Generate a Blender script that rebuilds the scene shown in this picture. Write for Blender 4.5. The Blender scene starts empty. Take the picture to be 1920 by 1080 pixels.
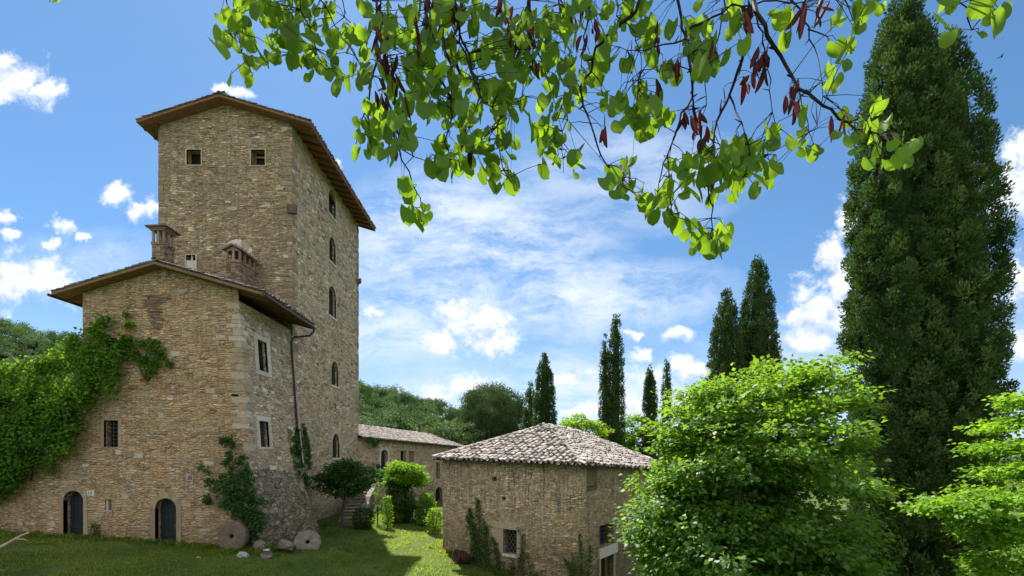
import bpy, math
import numpy as np
from mathutils import Vector
from mathutils.geometry import tessellate_polygon

# ------------------------------------------------------------------ camera, light, sky
S = bpy.context.scene
COL = S.collection
F = 16.0 / 36.0 * 1920.0          # focal length of the photograph in its own pixels
EYE = 3.95
HZ = 852.0                        # row of the horizon in the photograph
cam_d = bpy.data.cameras.new("camera")
cam_d.lens = 16.0
cam_d.sensor_width = 36.0
cam_d.shift_y = (HZ - 540.0) / 1920.0
cam_d.clip_start = 0.05
cam_d.clip_end = 6000.0
cam = bpy.data.objects.new("camera", cam_d)
cam.location = (0, 0, EYE)
cam.rotation_euler = (math.radians(90), 0, 0)
COL.objects.link(cam)
S.camera = cam
S.view_settings.view_transform = 'Standard'
S.view_settings.look = 'None'
S.view_settings.gamma = 1.0
S.view_settings.use_curve_mapping = False
S.view_settings.exposure = 1.06
SUN_AZ = math.radians(-24.0)      # from +Y towards +X
SUN_EL = math.radians(54.5)
sun_d = bpy.data.lights.new("sun", 'SUN')
sun_d.energy = 5.0
sun_d.angle = math.radians(0.53)
sun_d.color = (1.0, 0.95, 0.86)
sun = bpy.data.objects.new("sun", sun_d)
sun_to = Vector((math.sin(SUN_AZ) * math.cos(SUN_EL), math.cos(SUN_AZ) * math.cos(SUN_EL), math.sin(SUN_EL)))
sun.rotation_euler = (-sun_to).to_track_quat('-Z', 'Y').to_euler()
COL.objects.link(sun)
cy = S.cycles
cy.max_bounces = 6
cy.diffuse_bounces = 3
cy.glossy_bounces = 2
cy.transmission_bounces = 4
cy.transparent_max_bounces = 4
cy.sample_clamp_indirect = 6.0
cy.use_adaptive_sampling = True
cy.adaptive_threshold = 0.02
cy.use_denoising = True


class NT:
    """small helper to write node trees"""
    def __init__(s, tree):
        s.t = tree
        tree.nodes.clear()

    def n(s, typ, **kw):
        nd = s.t.nodes.new(typ)
        for k, v in kw.items():
            setattr(nd, k, v)
        return nd

    def put(s, sock, v):
        if isinstance(v, bpy.types.NodeSocket):
            s.t.links.new(v, sock)
        elif v is not None:
            if hasattr(sock.default_value, '__len__'):
                v = tuple(v) if hasattr(v, '__len__') else (v,) * len(sock.default_value)
                if len(sock.default_value) == 4 and len(v) == 3:
                    v = v + (1.0,)
            sock.default_value = v

    def m(s, op, a, b=None, c=None, clamp=False):
        nd = s.n('ShaderNodeMath', operation=op, use_clamp=clamp)
        s.put(nd.inputs[0], a)
        if b is not None:
            s.put(nd.inputs[1], b)
        if c is not None:
            s.put(nd.inputs[2], c)
        return nd.outputs[0]

    def vm(s, op, a, b=None):
        nd = s.n('ShaderNodeVectorMath', operation=op)
        s.put(nd.inputs[0], a)
        if b is not None:
            s.put(nd.inputs[1], b)
        return nd.outputs[0]

    def mix(s, f, a, b, blend='MIX'):
        nd = s.n('ShaderNodeMix', data_type='RGBA', blend_type=blend)
        s.put(nd.inputs[0], f)
        s.put(nd.inputs[6], a)
        s.put(nd.inputs[7], b)
        return nd.outputs[2]

    def ramp(s, f, stops, interp='LINEAR'):
        nd = s.n('ShaderNodeValToRGB')
        cr = nd.color_ramp
        cr.interpolation = interp
        while len(cr.elements) < len(stops):
            cr.elements.new(0.5)
        for e, (p, c) in zip(cr.elements, stops):
            e.position = p
            c = (c, c, c) if not hasattr(c, '__len__') else tuple(c)
            e.color = c + (1.0,) if len(c) == 3 else c
        s.put(nd.inputs[0], f)
        return nd.outputs[0]

    def smooth(s, x, lo, hi):
        nd = s.n('ShaderNodeMapRange', interpolation_type='SMOOTHSTEP')
        s.put(nd.inputs[0], x)
        nd.inputs[1].default_value = lo
        nd.inputs[2].default_value = hi
        return nd.outputs[0]

    def noise(s, vec, scale, detail=4, rough=0.55, dist=0.0, color=False):
        nd = s.n('ShaderNodeTexNoise')
        s.put(nd.inputs['Vector'], vec)
        nd.inputs['Scale'].default_value = scale
        nd.inputs['Detail'].default_value = detail
        nd.inputs['Roughness'].default_value = rough
        nd.inputs['Distortion'].default_value = dist
        return nd.outputs['Color' if color else 'Fac']

    def mapping(s, vec, scale=(1, 1, 1), loc=(0, 0, 0), rot=(0, 0, 0)):
        nd = s.n('ShaderNodeMapping')
        s.put(nd.inputs[0], vec)
        nd.inputs[1].default_value = loc
        nd.inputs[2].default_value = rot
        nd.inputs[3].default_value = scale
        return nd.outputs[0]


def ray(px, py):
    return (px - 960.0) / F, (HZ - py) / F


world = bpy.data.worlds.new("World")
S.world = world
world.use_nodes = True
nt = NT(world.node_tree)
sky = nt.n('ShaderNodeTexSky', sky_type='NISHITA')
sky.sun_disc = False
sky.sun_elevation = SUN_EL
sky.sun_rotation = SUN_AZ % (2 * math.pi)
sky.altitude = 300.0
sky.air_density = 1.0
sky.dust_density = 0.25
sky.ozone_density = 1.6
gen = nt.n('ShaderNodeTexCoord').outputs['Generated']
sep = nt.n('ShaderNodeSeparateXYZ')
nt.put(sep.inputs[0], gen)
yy = nt.m('MAXIMUM', sep.outputs[1], 0.02)
uu = nt.m('DIVIDE', sep.outputs[0], yy)
vv = nt.m('DIVIDE', sep.outputs[2], yy)
cmb = nt.n('ShaderNodeCombineXYZ')
nt.put(cmb.inputs[0], uu)
nt.put(cmb.inputs[1], vv)
uv = cmb.outputs[0]
front = nt.smooth(sep.outputs[1], 0.05, 0.2)
# heaps of cumulus, as directions on the sky dome: centre and half size
CUM = [(30, 150, 62, 46), (88, 172, 42, 34), (8, 120, 40, 30), (225, 362, 44, 22), (272, 392, 42, 28), (128, 424, 26, 17), (165, 442, 18, 11),
       (106, 463, 20, 13), (6, 405, 30, 14), (22, 440, 26, 12), (62, 522, 86, 50), (10, 520, 84, 64), (100, 535, 46, 30), (447, 180, 34, 12), (412, 170, 10, 12), (866, 586, 54, 40),
       (908, 604, 52, 34), (928, 640, 58, 28), (820, 642, 42, 32), (868, 722, 64, 24), (830, 745, 30, 12), (1060, 708, 22, 13),
       (1182, 630, 20, 12), (1145, 624, 12, 9), (1545, 572, 78, 66), (1500, 600, 46, 30), (1590, 530, 50, 50), (1560, 470, 34, 44), (1585, 420, 24, 40),
       (1905, 345, 74, 92), (1880, 400, 40, 42), (1906, 520, 30, 30), (1918, 650, 26, 32), (1300, 690, 46, 28), (1205, 668, 28, 14), (1270, 630, 46, 14),
       (1230, 700, 46, 24), (703, 582, 22, 12), (1100, 700, 26, 12), (632, 308, 10, 14), (1180, 760, 60, 22), (1310, 740, 40, 26), (1090, 775, 60, 16), (1520, 640, 60, 16)]
warp = nt.vm('MULTIPLY', nt.vm('SUBTRACT', nt.noise(uv, 14.0, 5, 0.6, color=True), (0.5, 0.5, 0.5)), (0.085, 0.065, 0.0))
uvw = nt.vm('ADD', uv, warp)
blob = None
shade = None
for (cx, cyy, rx, ry) in CUM:
    u0, v0 = ray(cx, cyy)
    d = nt.vm('MULTIPLY', nt.vm('SUBTRACT', uvw, (u0, v0, 0)), (F / rx, F / ry, 0))
    ln = nt.n('ShaderNodeVectorMath', operation='LENGTH')
    nt.put(ln.inputs[0], d)
    k = nt.m('SUBTRACT', 1.22, ln.outputs['Value'])
    blob = k if blob is None else nt.m('MAXIMUM', blob, k)
blob2 = None
for (cx, cyy, rx, ry) in CUM:
    u0, v0 = ray(cx, cyy + 0.62 * ry)
    d = nt.vm('MULTIPLY', nt.vm('SUBTRACT', uvw, (u0, v0, 0)), (F / (rx * 1.1), F / (ry * 0.8), 0))
    ln = nt.n('ShaderNodeVectorMath', operation='LENGTH')
    nt.put(ln.inputs[0], d)
    k = nt.m('SUBTRACT', 1.0, ln.outputs['Value'])
    blob2 = k if blob2 is None else nt.m('MAXIMUM', blob2, k)
n1 = nt.noise(uv, 13.0, 9, 0.66, 0.2)
n2 = nt.noise(nt.mapping(uv, loc=(0.012, -0.022, 0)), 13.0, 9, 0.66, 0.2)
dens = nt.m('ADD', blob, nt.m('MULTIPLY', nt.m('SUBTRACT', n1, 0.5), 3.6))
cum = nt.m('MULTIPLY', nt.smooth(dens, 0.12, 1.1), front)
rel = nt.m('SUBTRACT', n1, n2)
puff = nt.m('ADD', nt.m('MULTIPLY', rel, 1.6), 0.86, clamp=True)
thick = nt.smooth(dens, 0.7, 1.7)
puff = nt.m('SUBTRACT', puff, nt.m('MULTIPLY', nt.smooth(nt.m('ADD', blob2, nt.m('MULTIPLY', nt.m('SUBTRACT', n2, 0.5), 1.2)), 0.0, 0.9), 0.5), clamp=True)
# veils of cirrus
cw = nt.vm('ADD', uv, nt.vm('MULTIPLY', nt.vm('SUBTRACT', nt.noise(uv, 2.6, 5, 0.6, color=True), (0.5, 0.5, 0.5)), (0.22, 0.16, 0)))
st1 = nt.noise(nt.mapping(cw, scale=(1.5, 5.5, 1), rot=(0, 0, math.radians(-14))), 3.0, 10, 0.68)
st2 = nt.noise(nt.mapping(cw, scale=(1.0, 1.4, 1), rot=(0, 0, math.radians(20))), 3.4, 10, 0.7)
st = nt.m('ADD', nt.m('MULTIPLY', st1, 0.5), nt.m('MULTIPLY', st2, 0.5))
veil = None
for (cx, cyy, rx, ry, w) in [(880, 470, 330, 190, 1.0), (1080, 560, 340, 90, 0.9), (760, 600, 200, 120, 0.8), (1180, 330, 260, 120, 0.6), (1150, 740, 520, 110, 0.85), (1480, 660, 240, 60, 0.55), (160, 500, 200, 70, 0.4), (1880, 560, 130, 120, 0.5), (720, 420, 120, 100, 0.6)]:
    u0, v0 = ray(cx, cyy)
    d = nt.vm('MULTIPLY', nt.vm('SUBTRACT', cw, (u0, v0, 0)), (F / rx, F / ry, 0))
    ln = nt.n('ShaderNodeVectorMath', operation='LENGTH')
    nt.put(ln.inputs[0], d)
    k = nt.m('MULTIPLY', nt.m('SUBTRACT', 1.0, nt.m('MULTIPLY', ln.outputs['Value'], ln.outputs['Value']), clamp=True), w)
    veil = k if veil is None else nt.m('MAXIMUM', veil, k)
cir = nt.m('MULTIPLY', nt.m('MULTIPLY', nt.smooth(st, 0.37, 0.60), veil), nt.m('MULTIPLY', front, 1.0))
# unseen bright cloud behind the camera, added to light the shaded walls
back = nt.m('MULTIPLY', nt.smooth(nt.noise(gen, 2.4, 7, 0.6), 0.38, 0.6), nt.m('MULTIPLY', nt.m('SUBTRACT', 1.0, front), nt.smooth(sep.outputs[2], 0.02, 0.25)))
# the sky is tinted bluer ahead; the added cloud brightens the half behind
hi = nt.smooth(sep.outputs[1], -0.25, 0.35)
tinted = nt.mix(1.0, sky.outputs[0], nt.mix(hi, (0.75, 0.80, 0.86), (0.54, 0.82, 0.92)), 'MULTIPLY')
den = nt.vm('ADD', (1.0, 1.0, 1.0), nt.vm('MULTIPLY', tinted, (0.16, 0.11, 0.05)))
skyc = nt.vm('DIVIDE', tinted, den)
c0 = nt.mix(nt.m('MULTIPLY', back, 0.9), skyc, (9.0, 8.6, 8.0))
low = nt.m('MULTIPLY', nt.m('SUBTRACT', 1.0, nt.smooth(sep.outputs[2], 0.0, 0.30)), 0.42)
c0 = nt.mix(nt.m('MULTIPLY', low, front), c0, (4.0, 4.7, 5.3))
c1 = nt.mix(cir, c0, (4.7, 5.1, 5.6))
cc = nt.mix(puff, (3.1, 3.6, 4.4), (6.3, 6.3, 6.3))
c2 = nt.mix(cum, c1, cc)
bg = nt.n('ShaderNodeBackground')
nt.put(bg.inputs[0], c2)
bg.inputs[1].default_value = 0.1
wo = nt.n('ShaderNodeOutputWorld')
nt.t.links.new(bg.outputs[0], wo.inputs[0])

# ------------------------------------------------------------------ helpers
rng = np.random.default_rng(11)


def at(px, py, Y):
    return Vector(((px - 960.0) * Y / F, Y, EYE + (HZ - py) * Y / F))


def tag(o, label=None, cat=None, group=None, kind=None):
    if label:
        o['label'] = label
    if cat:
        o['category'] = cat
    if group:
        o['group'] = group
    if kind:
        o['kind'] = kind
    return o


def empty(name, loc=(0, 0, 0), label=None, cat=None, group=None, kind=None):
    o = bpy.data.objects.new(name, None)
    o.empty_display_size = 0.2
    o.location = loc
    COL.objects.link(o)
    return tag(o, label, cat, group, kind)


def link(name, me, parent=None):
    o = bpy.data.objects.new(name, me)
    COL.objects.link(o)
    if parent is not None:
        o.parent = parent
        w = Vector((0, 0, 0))
        p = parent
        while p is not None:
            w += p.location
            p = p.parent
        o.location = -w          # meshes are written in world metres
    return o


def arrays(name, V, Fc, mats, tint=None, parent=None, smooth=False, midx=None):
    """a mesh object out of numpy arrays: V (n,3), Fc (m,k)"""
    V = np.asarray(V, np.float32)
    Fc = np.asarray(Fc, np.int32)
    me = bpy.data.meshes.new(name)
    m, k = Fc.shape
    me.vertices.add(len(V))
    me.vertices.foreach_set('co', V.ravel())
    me.loops.add(m * k)
    me.loops.foreach_set('vertex_index', Fc.ravel())
    me.polygons.add(m)
    me.polygons.foreach_set('loop_start', np.arange(0, m * k, k, dtype=np.int32))
    if smooth:
        me.polygons.foreach_set('use_smooth', np.ones(m, bool))
    for mt in (mats if isinstance(mats, (list, tuple)) else [mats]):
        me.materials.append(mt)
    if midx is not None:
        me.polygons.foreach_set('material_index', np.asarray(midx, np.int32))
    me.update(calc_edges=True)
    if tint is not None:
        a = me.attributes.new('tint', 'FLOAT', 'FACE')
        a.data.foreach_set('value', np.asarray(tint, np.float32))
    return link(name, me, parent)


class MB:
    """collects faces with metre UVs, a tint and a material each, and links them as ONE mesh object"""
    def __init__(s):
        s.v, s.f, s.uv, s.t, s.mi, s.mats, s.sm = [], [], [], [], [], [], []

    def mat(s, m):
        if m not in s.mats:
            s.mats.append(m)
        return s.mats.index(m)

    def face(s, pts, m, uv=None, t=0.5, sm=False):
        b = len(s.v)
        s.v += [tuple(p) for p in pts]
        s.f.append(tuple(range(b, b + len(pts))))
        if uv is None:
            uv = [(p[0] + p[1], p[2]) for p in pts]
        s.uv += [tuple(q) for q in uv]
        s.t.append(t)
        s.mi.append(s.mat(m))
        s.sm.append(sm)

    def box(s, o, ax, ay, az, m, t=0.5, bottom=True):
        """box from corner o along three edge vectors"""
        o, ax, ay, az = Vector(o), Vector(ax), Vector(ay), Vector(az)
        c = [o, o + ax, o + ax + ay, o + ay]
        d = [p + az for p in c]
        lx, ly, lz = ax.length, ay.length, az.length
        R = lambda a, b: [(0, 0), (a, 0), (a, b), (0, b)]
        if bottom:
            s.face([c[3], c[2], c[1], c[0]], m, R(lx, ly), t)
        s.face(d, m, R(lx, ly), t)
        for i, l in ((0, lx), (1, ly), (2, lx), (3, ly)):
            j = (i + 1) % 4
            s.face([c[i], c[j], d[j], d[i]], m, R(l, lz), t)

    def tube(s, pts, rad, m, seg=6, t=0.5, cap=True):
        pts = [Vector(p) for p in pts]
        if not hasattr(rad, '__len__'):
            rad = [rad] * len(pts)
        rings = []
        ref = None
        for i, p in enumerate(pts):
            d = (pts[min(i + 1, len(pts) - 1)] - pts[max(i - 1, 0)]).normalized()
            if ref is None:
                ref = d.orthogonal().normalized()
            a = (ref - d * ref.dot(d))
            a = a.normalized() if a.length > 1e-6 else d.orthogonal().normalized()
            ref = a
            b = d.cross(a)
            rings.append([p + (a * math.cos(2 * math.pi * k / seg) + b * math.sin(2 * math.pi * k / seg)) * rad[i] for k in range(seg)])
        for i in range(len(rings) - 1):
            for k in range(seg):
                j = (k + 1) % seg
                s.face([rings[i][k], rings[i][j], rings[i + 1][j], rings[i + 1][k]], m, None, t, True)
        if cap:
            s.face(rings[0][::-1], m, None, t)
            s.face(rings[-1], m, None, t)

    def build(s, name, parent=None, weld=False):
        me = bpy.data.meshes.new(name)
        me.from_pydata(s.v, [], s.f)
        for m in s.mats:
            me.materials.append(m)
        me.polygons.foreach_set('material_index', s.mi)
        me.polygons.foreach_set('use_smooth', s.sm)
        ul = me.uv_layers.new(name='UVMap')
        ul.data.foreach_set('uv', np.asarray(s.uv, np.float32).ravel())
        a = me.attributes.new('tint', 'FLOAT', 'FACE')
        a.data.foreach_set('value', s.t)
        if weld:
            import bmesh
            bm = bmesh.new()
            bm.from_mesh(me)
            bmesh.ops.remove_doubles(bm, verts=bm.verts, dist=1e-4)
            bm.to_mesh(me)
            bm.free()
        me.update()
        return link(name, me, parent)


# ------------------------------------------------------------------ materials
def new_mat(name):
    m = bpy.data.materials.new(name)
    m.use_nodes = True
    return m, NT(m.node_tree)


def finish(t, sh):
    o = t.n('ShaderNodeOutputMaterial')
    t.t.links.new(sh, o.inputs[0])


def principled(t, col, rough=0.85, bump=None, strength=0.4, dist=0.02, metallic=0.0, spec=0.3):
    p = t.n('ShaderNodeBsdfPrincipled')
    t.put(p.inputs['Base Color'], col)
    t.put(p.inputs['Roughness'], rough)
    t.put(p.inputs['Metallic'], metallic)
    t.put(p.inputs['Specular IOR Level'], spec)
    if bump is not None:
        b = t.n('ShaderNodeBump')
        b.inputs['Strength'].default_value = strength
        b.inputs['Distance'].default_value = dist
        t.put(b.inputs['Height'], bump)
        t.t.links.new(b.outputs[0], p.inputs['Normal'])
    return p.outputs[0]


def m_stone(name, stops, scale=(2.6, 7.0), mortar=(0.30, 0.23, 0.15), patch=((0.34, 0.25, 0.15), 0.3), streak=0.0, edge=0.09, warpamt=0.12, cracks=False):
    """rubble masonry laid in rough courses"""
    m, t = new_mat(name)
    uv = t.n('ShaderNodeUVMap').outputs[0]
    big = t.noise(uv, 0.32, 4, 0.6)
    w = t.vm('MULTIPLY', t.vm('SUBTRACT', t.noise(uv, 3.2, 3, 0.6, color=True), (0.5, 0.5, 0.5)), (warpamt * 1.4, warpamt * 0.55, 0))
    w2 = t.vm('MULTIPLY', t.vm('SUBTRACT', t.noise(uv, 0.5, 2, 0.5, color=True), (0.5, 0.5, 0.5)), (0.0, 0.35, 0))
    q = t.vm('ADD', t.vm('ADD', uv, w), w2)
    # two sizes of stone, mixed in patches
    def cells(sc):
        v = t.n('ShaderNodeTexVoronoi', voronoi_dimensions='2D', feature='F1')
        t.put(v.inputs['Vector'], t.mapping(q, scale=(sc[0], sc[1], 1)))
        v.inputs['Scale'].default_value = 1.0
        v.inputs['Randomness'].default_value = 0.78
        e = t.n('ShaderNodeTexVoronoi', voronoi_dimensions='2D', feature='DISTANCE_TO_EDGE')
        t.put(e.inputs['Vector'], t.mapping(q, scale=(sc[0], sc[1], 1)))
        e.inputs['Scale'].default_value = 1.0
        e.inputs['Randomness'].default_value = 0.78
        return v.outputs['Color'], e.outputs['Distance']
    ca, ea = cells(scale)
    cb, eb = cells((scale[0] * 1.7, scale[1] * 1.55))
    sel = t.smooth(t.noise(uv, 0.9, 3, 0.6), 0.44, 0.56)
    cc = t.mix(sel, ca, cb)
    ee = t.m('ADD', t.m('MULTIPLY', ea, t.m('SUBTRACT', 1.0, sel)), t.m('MULTIPLY', eb, sel))
    sp = t.n('ShaderNodeSeparateColor')
    t.put(sp.inputs[0], cc)
    col = t.ramp(sp.outputs[0], stops)
    hv = t.n('ShaderNodeHueSaturation')
    t.put(hv.inputs['Color'], col)
    t.put(hv.inputs['Value'], t.m('ADD', t.m('MULTIPLY', sp.outputs[1], 0.62), 0.74))
    t.put(hv.inputs['Saturation'], t.m('ADD', t.m('MULTIPLY', sp.outputs[2], 0.5), 0.75))
    col = hv.outputs[0]
    fine = t.noise(uv, 24.0, 6, 0.7)
    col = t.mix(0.78, col, t.ramp(fine, [(0.25, 0.25), (0.5, 0.5), (0.78, 0.8)]), 'OVERLAY')
    col = t.mix(t.m('MULTIPLY', t.smooth(big, 0.42, 0.64), patch[1]), col, patch[0])
    smear = t.m('MULTIPLY', t.smooth(t.noise(uv, 1.15, 5, 0.65), 0.48, 0.64), 0.55)
    col = t.mix(smear, col, t.mix(0.6, patch[0], t.ramp(fine, [(0.25, 0.2), (0.5, 0.5), (0.78, 0.85)]), 'OVERLAY'))
    joint = t.m('MULTIPLY', t.m('SUBTRACT', 1.0, t.smooth(ee, 0.015, edge)), t.m('SUBTRACT', 1.0, t.m('MULTIPLY', smear, 1.3)))
    jn = t.m('MULTIPLY', joint, t.smooth(t.noise(uv, 2.0, 3, 0.6), 0.3, 0.62))
    dk = t.mix(t.smooth(t.noise(uv, 5.0, 3, 0.6), 0.42, 0.6), mortar, (mortar[0] * 0.36, mortar[1] * 0.34, mortar[2] * 0.32))
    col = t.mix(jn, col, dk)
    med = t.noise(uv, 1.4, 5, 0.65)
    col = t.mix(0.55, col, t.ramp(med, [(0.25, 0.3), (0.5, 0.5), (0.75, 0.68)]), 'OVERLAY')
    if streak:
        stn = t.noise(t.mapping(uv, scale=(5.0, 0.22, 1)), 1.0, 5, 0.7)
        hgt = t.n('ShaderNodeSeparateXYZ')
        t.put(hgt.inputs[0], uv)
        col = t.mix(t.m('MULTIPLY', t.smooth(stn, 0.52, 0.68), streak), col, (0.07, 0.062, 0.05))
    if cracks:
        ck = t.noise(t.mapping(q, scale=(5.5, 0.28, 1)), 1.0, 3, 0.5)
        ln = t.m('SUBTRACT', 1.0, t.smooth(t.m('ABSOLUTE', t.m('SUBTRACT', ck, 0.5)), 0.004, 0.016))
        sy = t.n('ShaderNodeSeparateXYZ')
        t.put(sy.inputs[0], uv)
        hi = t.smooth(t.m('ADD', sy.outputs[1], t.m('MULTIPLY', t.m('SUBTRACT', t.noise(uv, 1.1, 2, 0.5), 0.5), 3.0)), 0.2, 2.2)
        col = t.mix(t.m('MULTIPLY', t.m('MULTIPLY', ln, hi), 0.8), col, (0.05, 0.042, 0.03))
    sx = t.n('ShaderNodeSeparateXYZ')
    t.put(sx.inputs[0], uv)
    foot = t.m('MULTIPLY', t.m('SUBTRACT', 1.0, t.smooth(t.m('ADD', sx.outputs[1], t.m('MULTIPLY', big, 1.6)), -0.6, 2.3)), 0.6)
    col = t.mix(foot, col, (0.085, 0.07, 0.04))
    h = t.m('ADD', t.m('MULTIPLY', t.smooth(ee, 0.0, 0.2), 1.0), t.m('MULTIPLY', t.m('ADD', fine, sp.outputs[1]), 0.5))
    finish(t, principled(t, col, 0.92, h, 1.0, 0.045, spec=0.15))
    return m


def m_ramp(name, stops, nscale=9.0, rough=0.9, bump=0.4, namt=0.5, dist=0.02, coords='Object', spec=0.2):
    """a solid whose pieces differ by their tint, with a little grain"""
    m, t = new_mat(name)
    a = t.n('ShaderNodeAttribute', attribute_name='tint').outputs['Fac']
    co = t.n('ShaderNodeTexCoord').outputs[coords]
    nz = t.noise(co, nscale, 5, 0.65)
    col = t.ramp(a, stops)
    col = t.mix(namt, col, t.ramp(nz, [(0.25, 0.2), (0.5, 0.5), (0.75, 0.8)]), 'OVERLAY')
    finish(t, principled(t, col, rough, nz, bump, dist, spec=spec))
    return m


def m_plain(name, col, rough=0.8, nscale=12.0, namt=0.4, bump=0.2, metallic=0.0, stretch=(1, 1, 1), spec=0.3):
    m, t = new_mat(name)
    co = t.n('ShaderNodeTexCoord').outputs['Object']
    nz = t.noise(t.mapping(co, scale=stretch), nscale, 5, 0.65)
    c = t.mix(namt, col, t.ramp(nz, [(0.25, 0.15), (0.5, 0.5), (0.75, 0.85)]), 'OVERLAY')
    finish(t, principled(t, c, rough, nz, bump, 0.01, metallic, spec))
    return m


def m_leaf(name, stops, trans, tf=0.4, gloss=0.06, rough=0.45):
    m, t = new_mat(name)
    a = t.n('ShaderNodeAttribute', attribute_name='tint').outputs['Fac']
    col = t.ramp(a, stops)
    d = t.n('ShaderNodeBsdfDiffuse')
    t.put(d.inputs[0], col)
    tr = t.n('ShaderNodeBsdfTranslucent')
    t.put(tr.inputs[0], t.mix(1.0, t.ramp(a, [(0, 0.75), (1, 1.25)]), trans, 'MULTIPLY'))
    g = t.n('ShaderNodeBsdfGlossy')
    g.inputs[0].default_value = (1, 1, 1, 1)
    g.inputs[1].default_value = rough
    m1 = t.n('ShaderNodeMixShader')
    m1.inputs[0].default_value = tf
    t.t.links.new(d.outputs[0], m1.inputs[1])
    t.t.links.new(tr.outputs[0], m1.inputs[2])
    m2 = t.n('ShaderNodeMixShader')
    m2.inputs[0].default_value = gloss
    t.t.links.new(m1.outputs[0], m2.inputs[1])
    t.t.links.new(g.outputs[0], m2.inputs[2])
    finish(t, m2.outputs[0])
    return m


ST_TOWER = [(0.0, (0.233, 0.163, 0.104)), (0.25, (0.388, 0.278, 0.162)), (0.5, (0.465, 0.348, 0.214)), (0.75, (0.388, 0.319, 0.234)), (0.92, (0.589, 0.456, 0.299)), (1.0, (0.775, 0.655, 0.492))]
ST_ANNEX = [(0.0, (0.295, 0.17, 0.098)), (0.25, (0.434, 0.281, 0.161)), (0.55, (0.491, 0.333, 0.198)), (0.8, (0.463, 0.326, 0.211)), (0.95, (0.548, 0.405, 0.266)), (1.0, (0.673, 0.562, 0.432))]
ST_BARN = [(0.0, (0.312, 0.222, 0.141)), (0.3, (0.496, 0.365, 0.229)), (0.6, (0.606, 0.451, 0.284)), (0.85, (0.551, 0.441, 0.316)), (1.0, (0.771, 0.612, 0.442))]
ST_GREY = [(0.0, (0.103, 0.086, 0.062)), (0.3, (0.186, 0.153, 0.107)), (0.6, (0.258, 0.215, 0.153)), (0.85, (0.289, 0.248, 0.186)), (1.0, (0.371, 0.324, 0.248))]
ST_SIDE_LIT = [(p, (c[0] * 1.26, c[1] * 1.29, c[2] * 1.36)) for p, c in ST_TOWER]  # tower stone lightened: brighter light on the right faces put into the colour
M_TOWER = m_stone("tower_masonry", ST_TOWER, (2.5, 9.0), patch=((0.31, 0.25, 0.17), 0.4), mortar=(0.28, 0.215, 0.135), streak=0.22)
M_SIDE_LIT = m_stone("side_masonry_lit", ST_SIDE_LIT, (2.6, 7.4), patch=((0.48, 0.38, 0.26), 0.5), mortar=(0.40, 0.32, 0.215), streak=0.15)
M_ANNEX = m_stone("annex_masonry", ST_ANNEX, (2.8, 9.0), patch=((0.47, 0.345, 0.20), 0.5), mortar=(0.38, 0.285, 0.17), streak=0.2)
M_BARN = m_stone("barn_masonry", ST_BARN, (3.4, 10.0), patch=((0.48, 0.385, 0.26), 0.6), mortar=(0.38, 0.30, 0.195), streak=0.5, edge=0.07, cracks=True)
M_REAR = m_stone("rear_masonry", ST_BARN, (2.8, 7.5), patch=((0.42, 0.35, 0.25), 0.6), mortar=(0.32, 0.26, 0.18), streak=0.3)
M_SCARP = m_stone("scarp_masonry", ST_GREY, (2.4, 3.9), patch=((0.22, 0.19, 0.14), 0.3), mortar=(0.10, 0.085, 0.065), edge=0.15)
M_BLOCK = m_ramp("dressed_stone", [(0.0, (0.16, 0.12, 0.085)), (0.3, (0.30, 0.235, 0.155)), (0.6, (0.40, 0.34, 0.25)), (0.85, (0.52, 0.48, 0.40)), (1.0, (0.62, 0.60, 0.55))], 7.0)
M_BRICK = m_ramp("old_brick", [(0.0, (0.10, 0.06, 0.045)), (0.5, (0.22, 0.15, 0.11)), (1.0, (0.36, 0.27, 0.205))], 11.0)
M_TILE = m_ramp("clay_roof_tile", [(0.0, (0.10, 0.088, 0.08)), (0.3, (0.24, 0.217, 0.20)), (0.55, (0.35, 0.32, 0.295)), (0.8, (0.40, 0.35, 0.31)), (1.0, (0.52, 0.49, 0.46))], 6.0, namt=0.8)
M_TILEBED = m_plain("tile_bed", (0.05, 0.042, 0.035), 0.95, 6.0)
M_SOFFIT = m_plain("terracotta_soffit", (0.20, 0.10, 0.055), 0.85, 5.0, 0.5)
M_SOFFIT2 = m_plain("ochre_soffit", (0.20, 0.12, 0.062), 0.85, 5.0, 0.5)
M_RAFTER = m_plain("rafter_wood", (0.13, 0.06, 0.03), 0.8, 8.0, 0.5)
M_DARK = m_plain("dark_interior", (0.012, 0.012, 0.013), 0.9, 3.0, 0.2)
M_GLASS = m_plain("dark_window_glass", (0.010, 0.011, 0.012), 0.3, 3.0, 0.2, 0.02, spec=0.12)
M_IRON = m_plain("rusted_iron", (0.085, 0.08, 0.075), 0.7, 20.0, 0.5)
M_PIPE = m_plain("copper_brown_pipe", (0.055, 0.034, 0.026), 0.5, 10.0, 0.5, metallic=0.3)
M_PALEPIPE = m_plain("pale_pipe", (0.42, 0.38, 0.36), 0.5, 10.0, 0.3)
M_DOOR = m_plain("blue_grey_door_paint", (0.017, 0.024, 0.028), 0.6, 6.0, 0.6, 0.3, stretch=(8, 8, 0.6))
M_WOOD = m_plain("weathered_wood", (0.22, 0.15, 0.085), 0.8, 5.0, 0.6, 0.3, stretch=(8, 8, 0.6))
M_BARK = m_plain("bark", (0.07, 0.052, 0.04), 0.9, 9.0, 0.6, 0.6, stretch=(2, 2, 0.5))
M_TWIG = m_plain("dark_twig_bark", (0.017, 0.012, 0.012), 0.8, 60.0, 0.5, 0.4)
M_DEADWOOD = m_plain("bleached_wood", (0.40, 0.33, 0.26), 0.8, 9.0, 0.5, 0.4)
M_ROCK = m_ramp("rough_rock", [(0.0, (0.09, 0.065, 0.05)), (0.5, (0.20, 0.175, 0.15)), (1.0, (0.42, 0.41, 0.42))], 5.0, bump=0.8, dist=0.05)
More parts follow.
